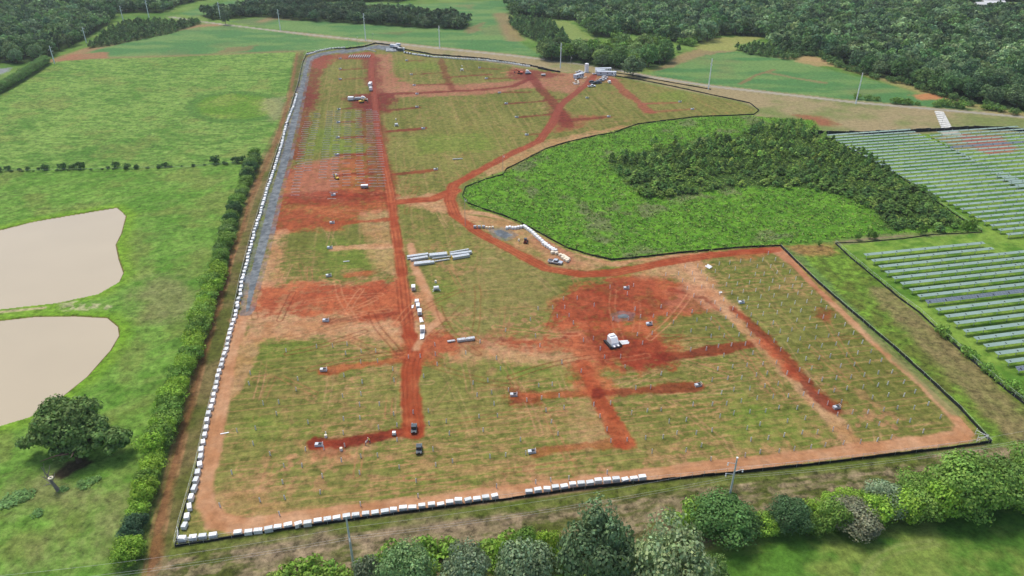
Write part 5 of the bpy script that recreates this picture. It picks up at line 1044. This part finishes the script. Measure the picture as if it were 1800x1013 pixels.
for i, (dz, off, lb) in enumerate(((-4.2, 1.0, 'uppermost'), (-5.6, -1.0, 'middle'), (-6.2, .2, 'lowest'))):
    nrm = Vector((-vd.y, vd.x, 0)).normalized() * off
    wire(p1 + nrm + Vector((0, 0, h1 + dz)), p2 + nrm + Vector((0, 0, h2 + dz + .6)), 1.2, f'{lb} cable between the two nearest utility poles')
    wire(p1 + nrm - vd * .9 + Vector((0, 0, h1 + dz)), p1 + nrm + Vector((0, 0, h1 + dz)), 1.4, f'{lb} cable left of the nearest utility pole')
    wire(p2 + nrm + Vector((0, 0, h2 + dz + .6)), p2 + nrm + vd * .9 + Vector((0, 0, h2 + dz)), 1.4, f'{lb} cable right of the second utility pole')
# ---------------------------------------------------------------- dead tree with hanging disc, ramp, house
e = tag(empty('dead_tree', P(103, 863)), 'leafless grey dead tree snag below the big oak', 'dead tree'); random.seed(9)
t = MB().tube((0, 0, 0), (-.8, 0, 3.0), .5, .3).tube((-.8, 0, 3.0), (-1.4, .2, 5.2), .3, .14)
t.build('trunk', barkg, e)
for i, (z, dx, dy, dz) in enumerate([(2.2, -2.0, .6, 1.0), (2.8, .9, .5, 1.6), (3.6, -1.2, -.6, 1.6), (4.2, -.9, .3, 3.2), (2.5, -1.6, -1.2, .2), (4.6, .5, .9, 1.8)]):
    x0 = -.27 * z; MB().tube((x0, 0, z), (x0 + dx, dy, z + dz), .16, .05).tube((x0 + dx * .6, dy * .6, z + dz * .6), (x0 + dx * .7, dy + .8, z + dz + .4), .08, .03).build('limb', barkg, e)
e = tag(empty('nest_disc', P(103, 863) + Vector((-.3, -.4, 4.6))), 'white ring shaped disc fixed to the dead tree', 'disc'); m_ = MB()
for i in range(16):
    a, b_ = i * math.pi / 8, (i + 1) * math.pi / 8; m_.tube((math.cos(a) * .45, math.sin(a) * .45, 0), (math.cos(b_) * .45, math.sin(b_) * .45, 0), .17, n=6)
m_.build('ring', cream, e); MB().tube((0, 0, -.5), (0, 0, .02), .1).build('hub', dpaint, e)
e = tag(empty('stone_ramp', P(1670, 228)), 'pale stepped stone ramp running down to the solar farm fence', 'ramp'); a, b_ = P(1651, 199), P(1664, 227); o = P(1670, 228)
for i in range(9):
    q = a + (b_ - a) * (i / 8) - o; MB().box((q.x, q.y, .35), (5.0 + i * .1, (b_ - a).length / 9 * .86, .7 - .02 * i), math.atan2((b_ - a).y, (b_ - a).x) + 1.57).build('slab', mat('pale_stone', (.56,.55,.50), .85, 0, .2, .8), e)
for i, s_ in enumerate(((1745, 9, 22, 9), (1722, 12, 10, 7))):
    e = tag(empty('farm_house', P(s_[0], s_[1]), -.1), ['pale roofed house in the clearing at the top right', 'small shed left of the pale roofed house'][i], 'house'); L, w_ = s_[2], s_[3]
    MB().box((0, 0, 1.5), (L, w_, 3)).build('wall', brick, e); r_ = MB().prism([(-w_ / 2 - .6, 2.9), (w_ / 2 + .6, 2.9), (0, 5.0)], -L / 2 - .6, L / 2 + .6, Matrix.Rotation(R(90), 4, 'Z')).build('roof', roofm, e); MB().box((L * .2, .8, 5.0), (.8, .8, 1.6)).build('chimney', brick, r_)
    for x in (-.32, -.12, .3): f = MB().box((x * L, -w_ / 2 - .03, 1.6), (1.4, .08, 1.2)).build('window', glass, e)
    MB().box((.1 * L, -w_ / 2 - .03, 1.1), (1.0, .08, 2.1)).build('door', dpaint, e)
# ---------------------------------------------------------------- air
hv = MB().box((0, 1400, 64.0), (5200, 3600, 134)).build('haze', bpy.data.materials.new('haze_air')); hm = hv.data.materials[0]; hm.use_nodes = True; n = hm.node_tree; n.nodes.clear()
ou = n.nodes.new('ShaderNodeOutputMaterial'); pv = n.nodes.new('ShaderNodeVolumePrincipled'); pv.inputs['Color'].default_value = (.82,.88,.95,1); pv.inputs['Density'].default_value = 0.00008; pv.inputs['Anisotropy'].default_value = 0.3
n.links.new(pv.outputs[0], ou.inputs['Volume']); tag(hv, 'thin pale air softening the far fields and woods', 'haze', kind='stuff')
# drop unused prototypes, keep names plain
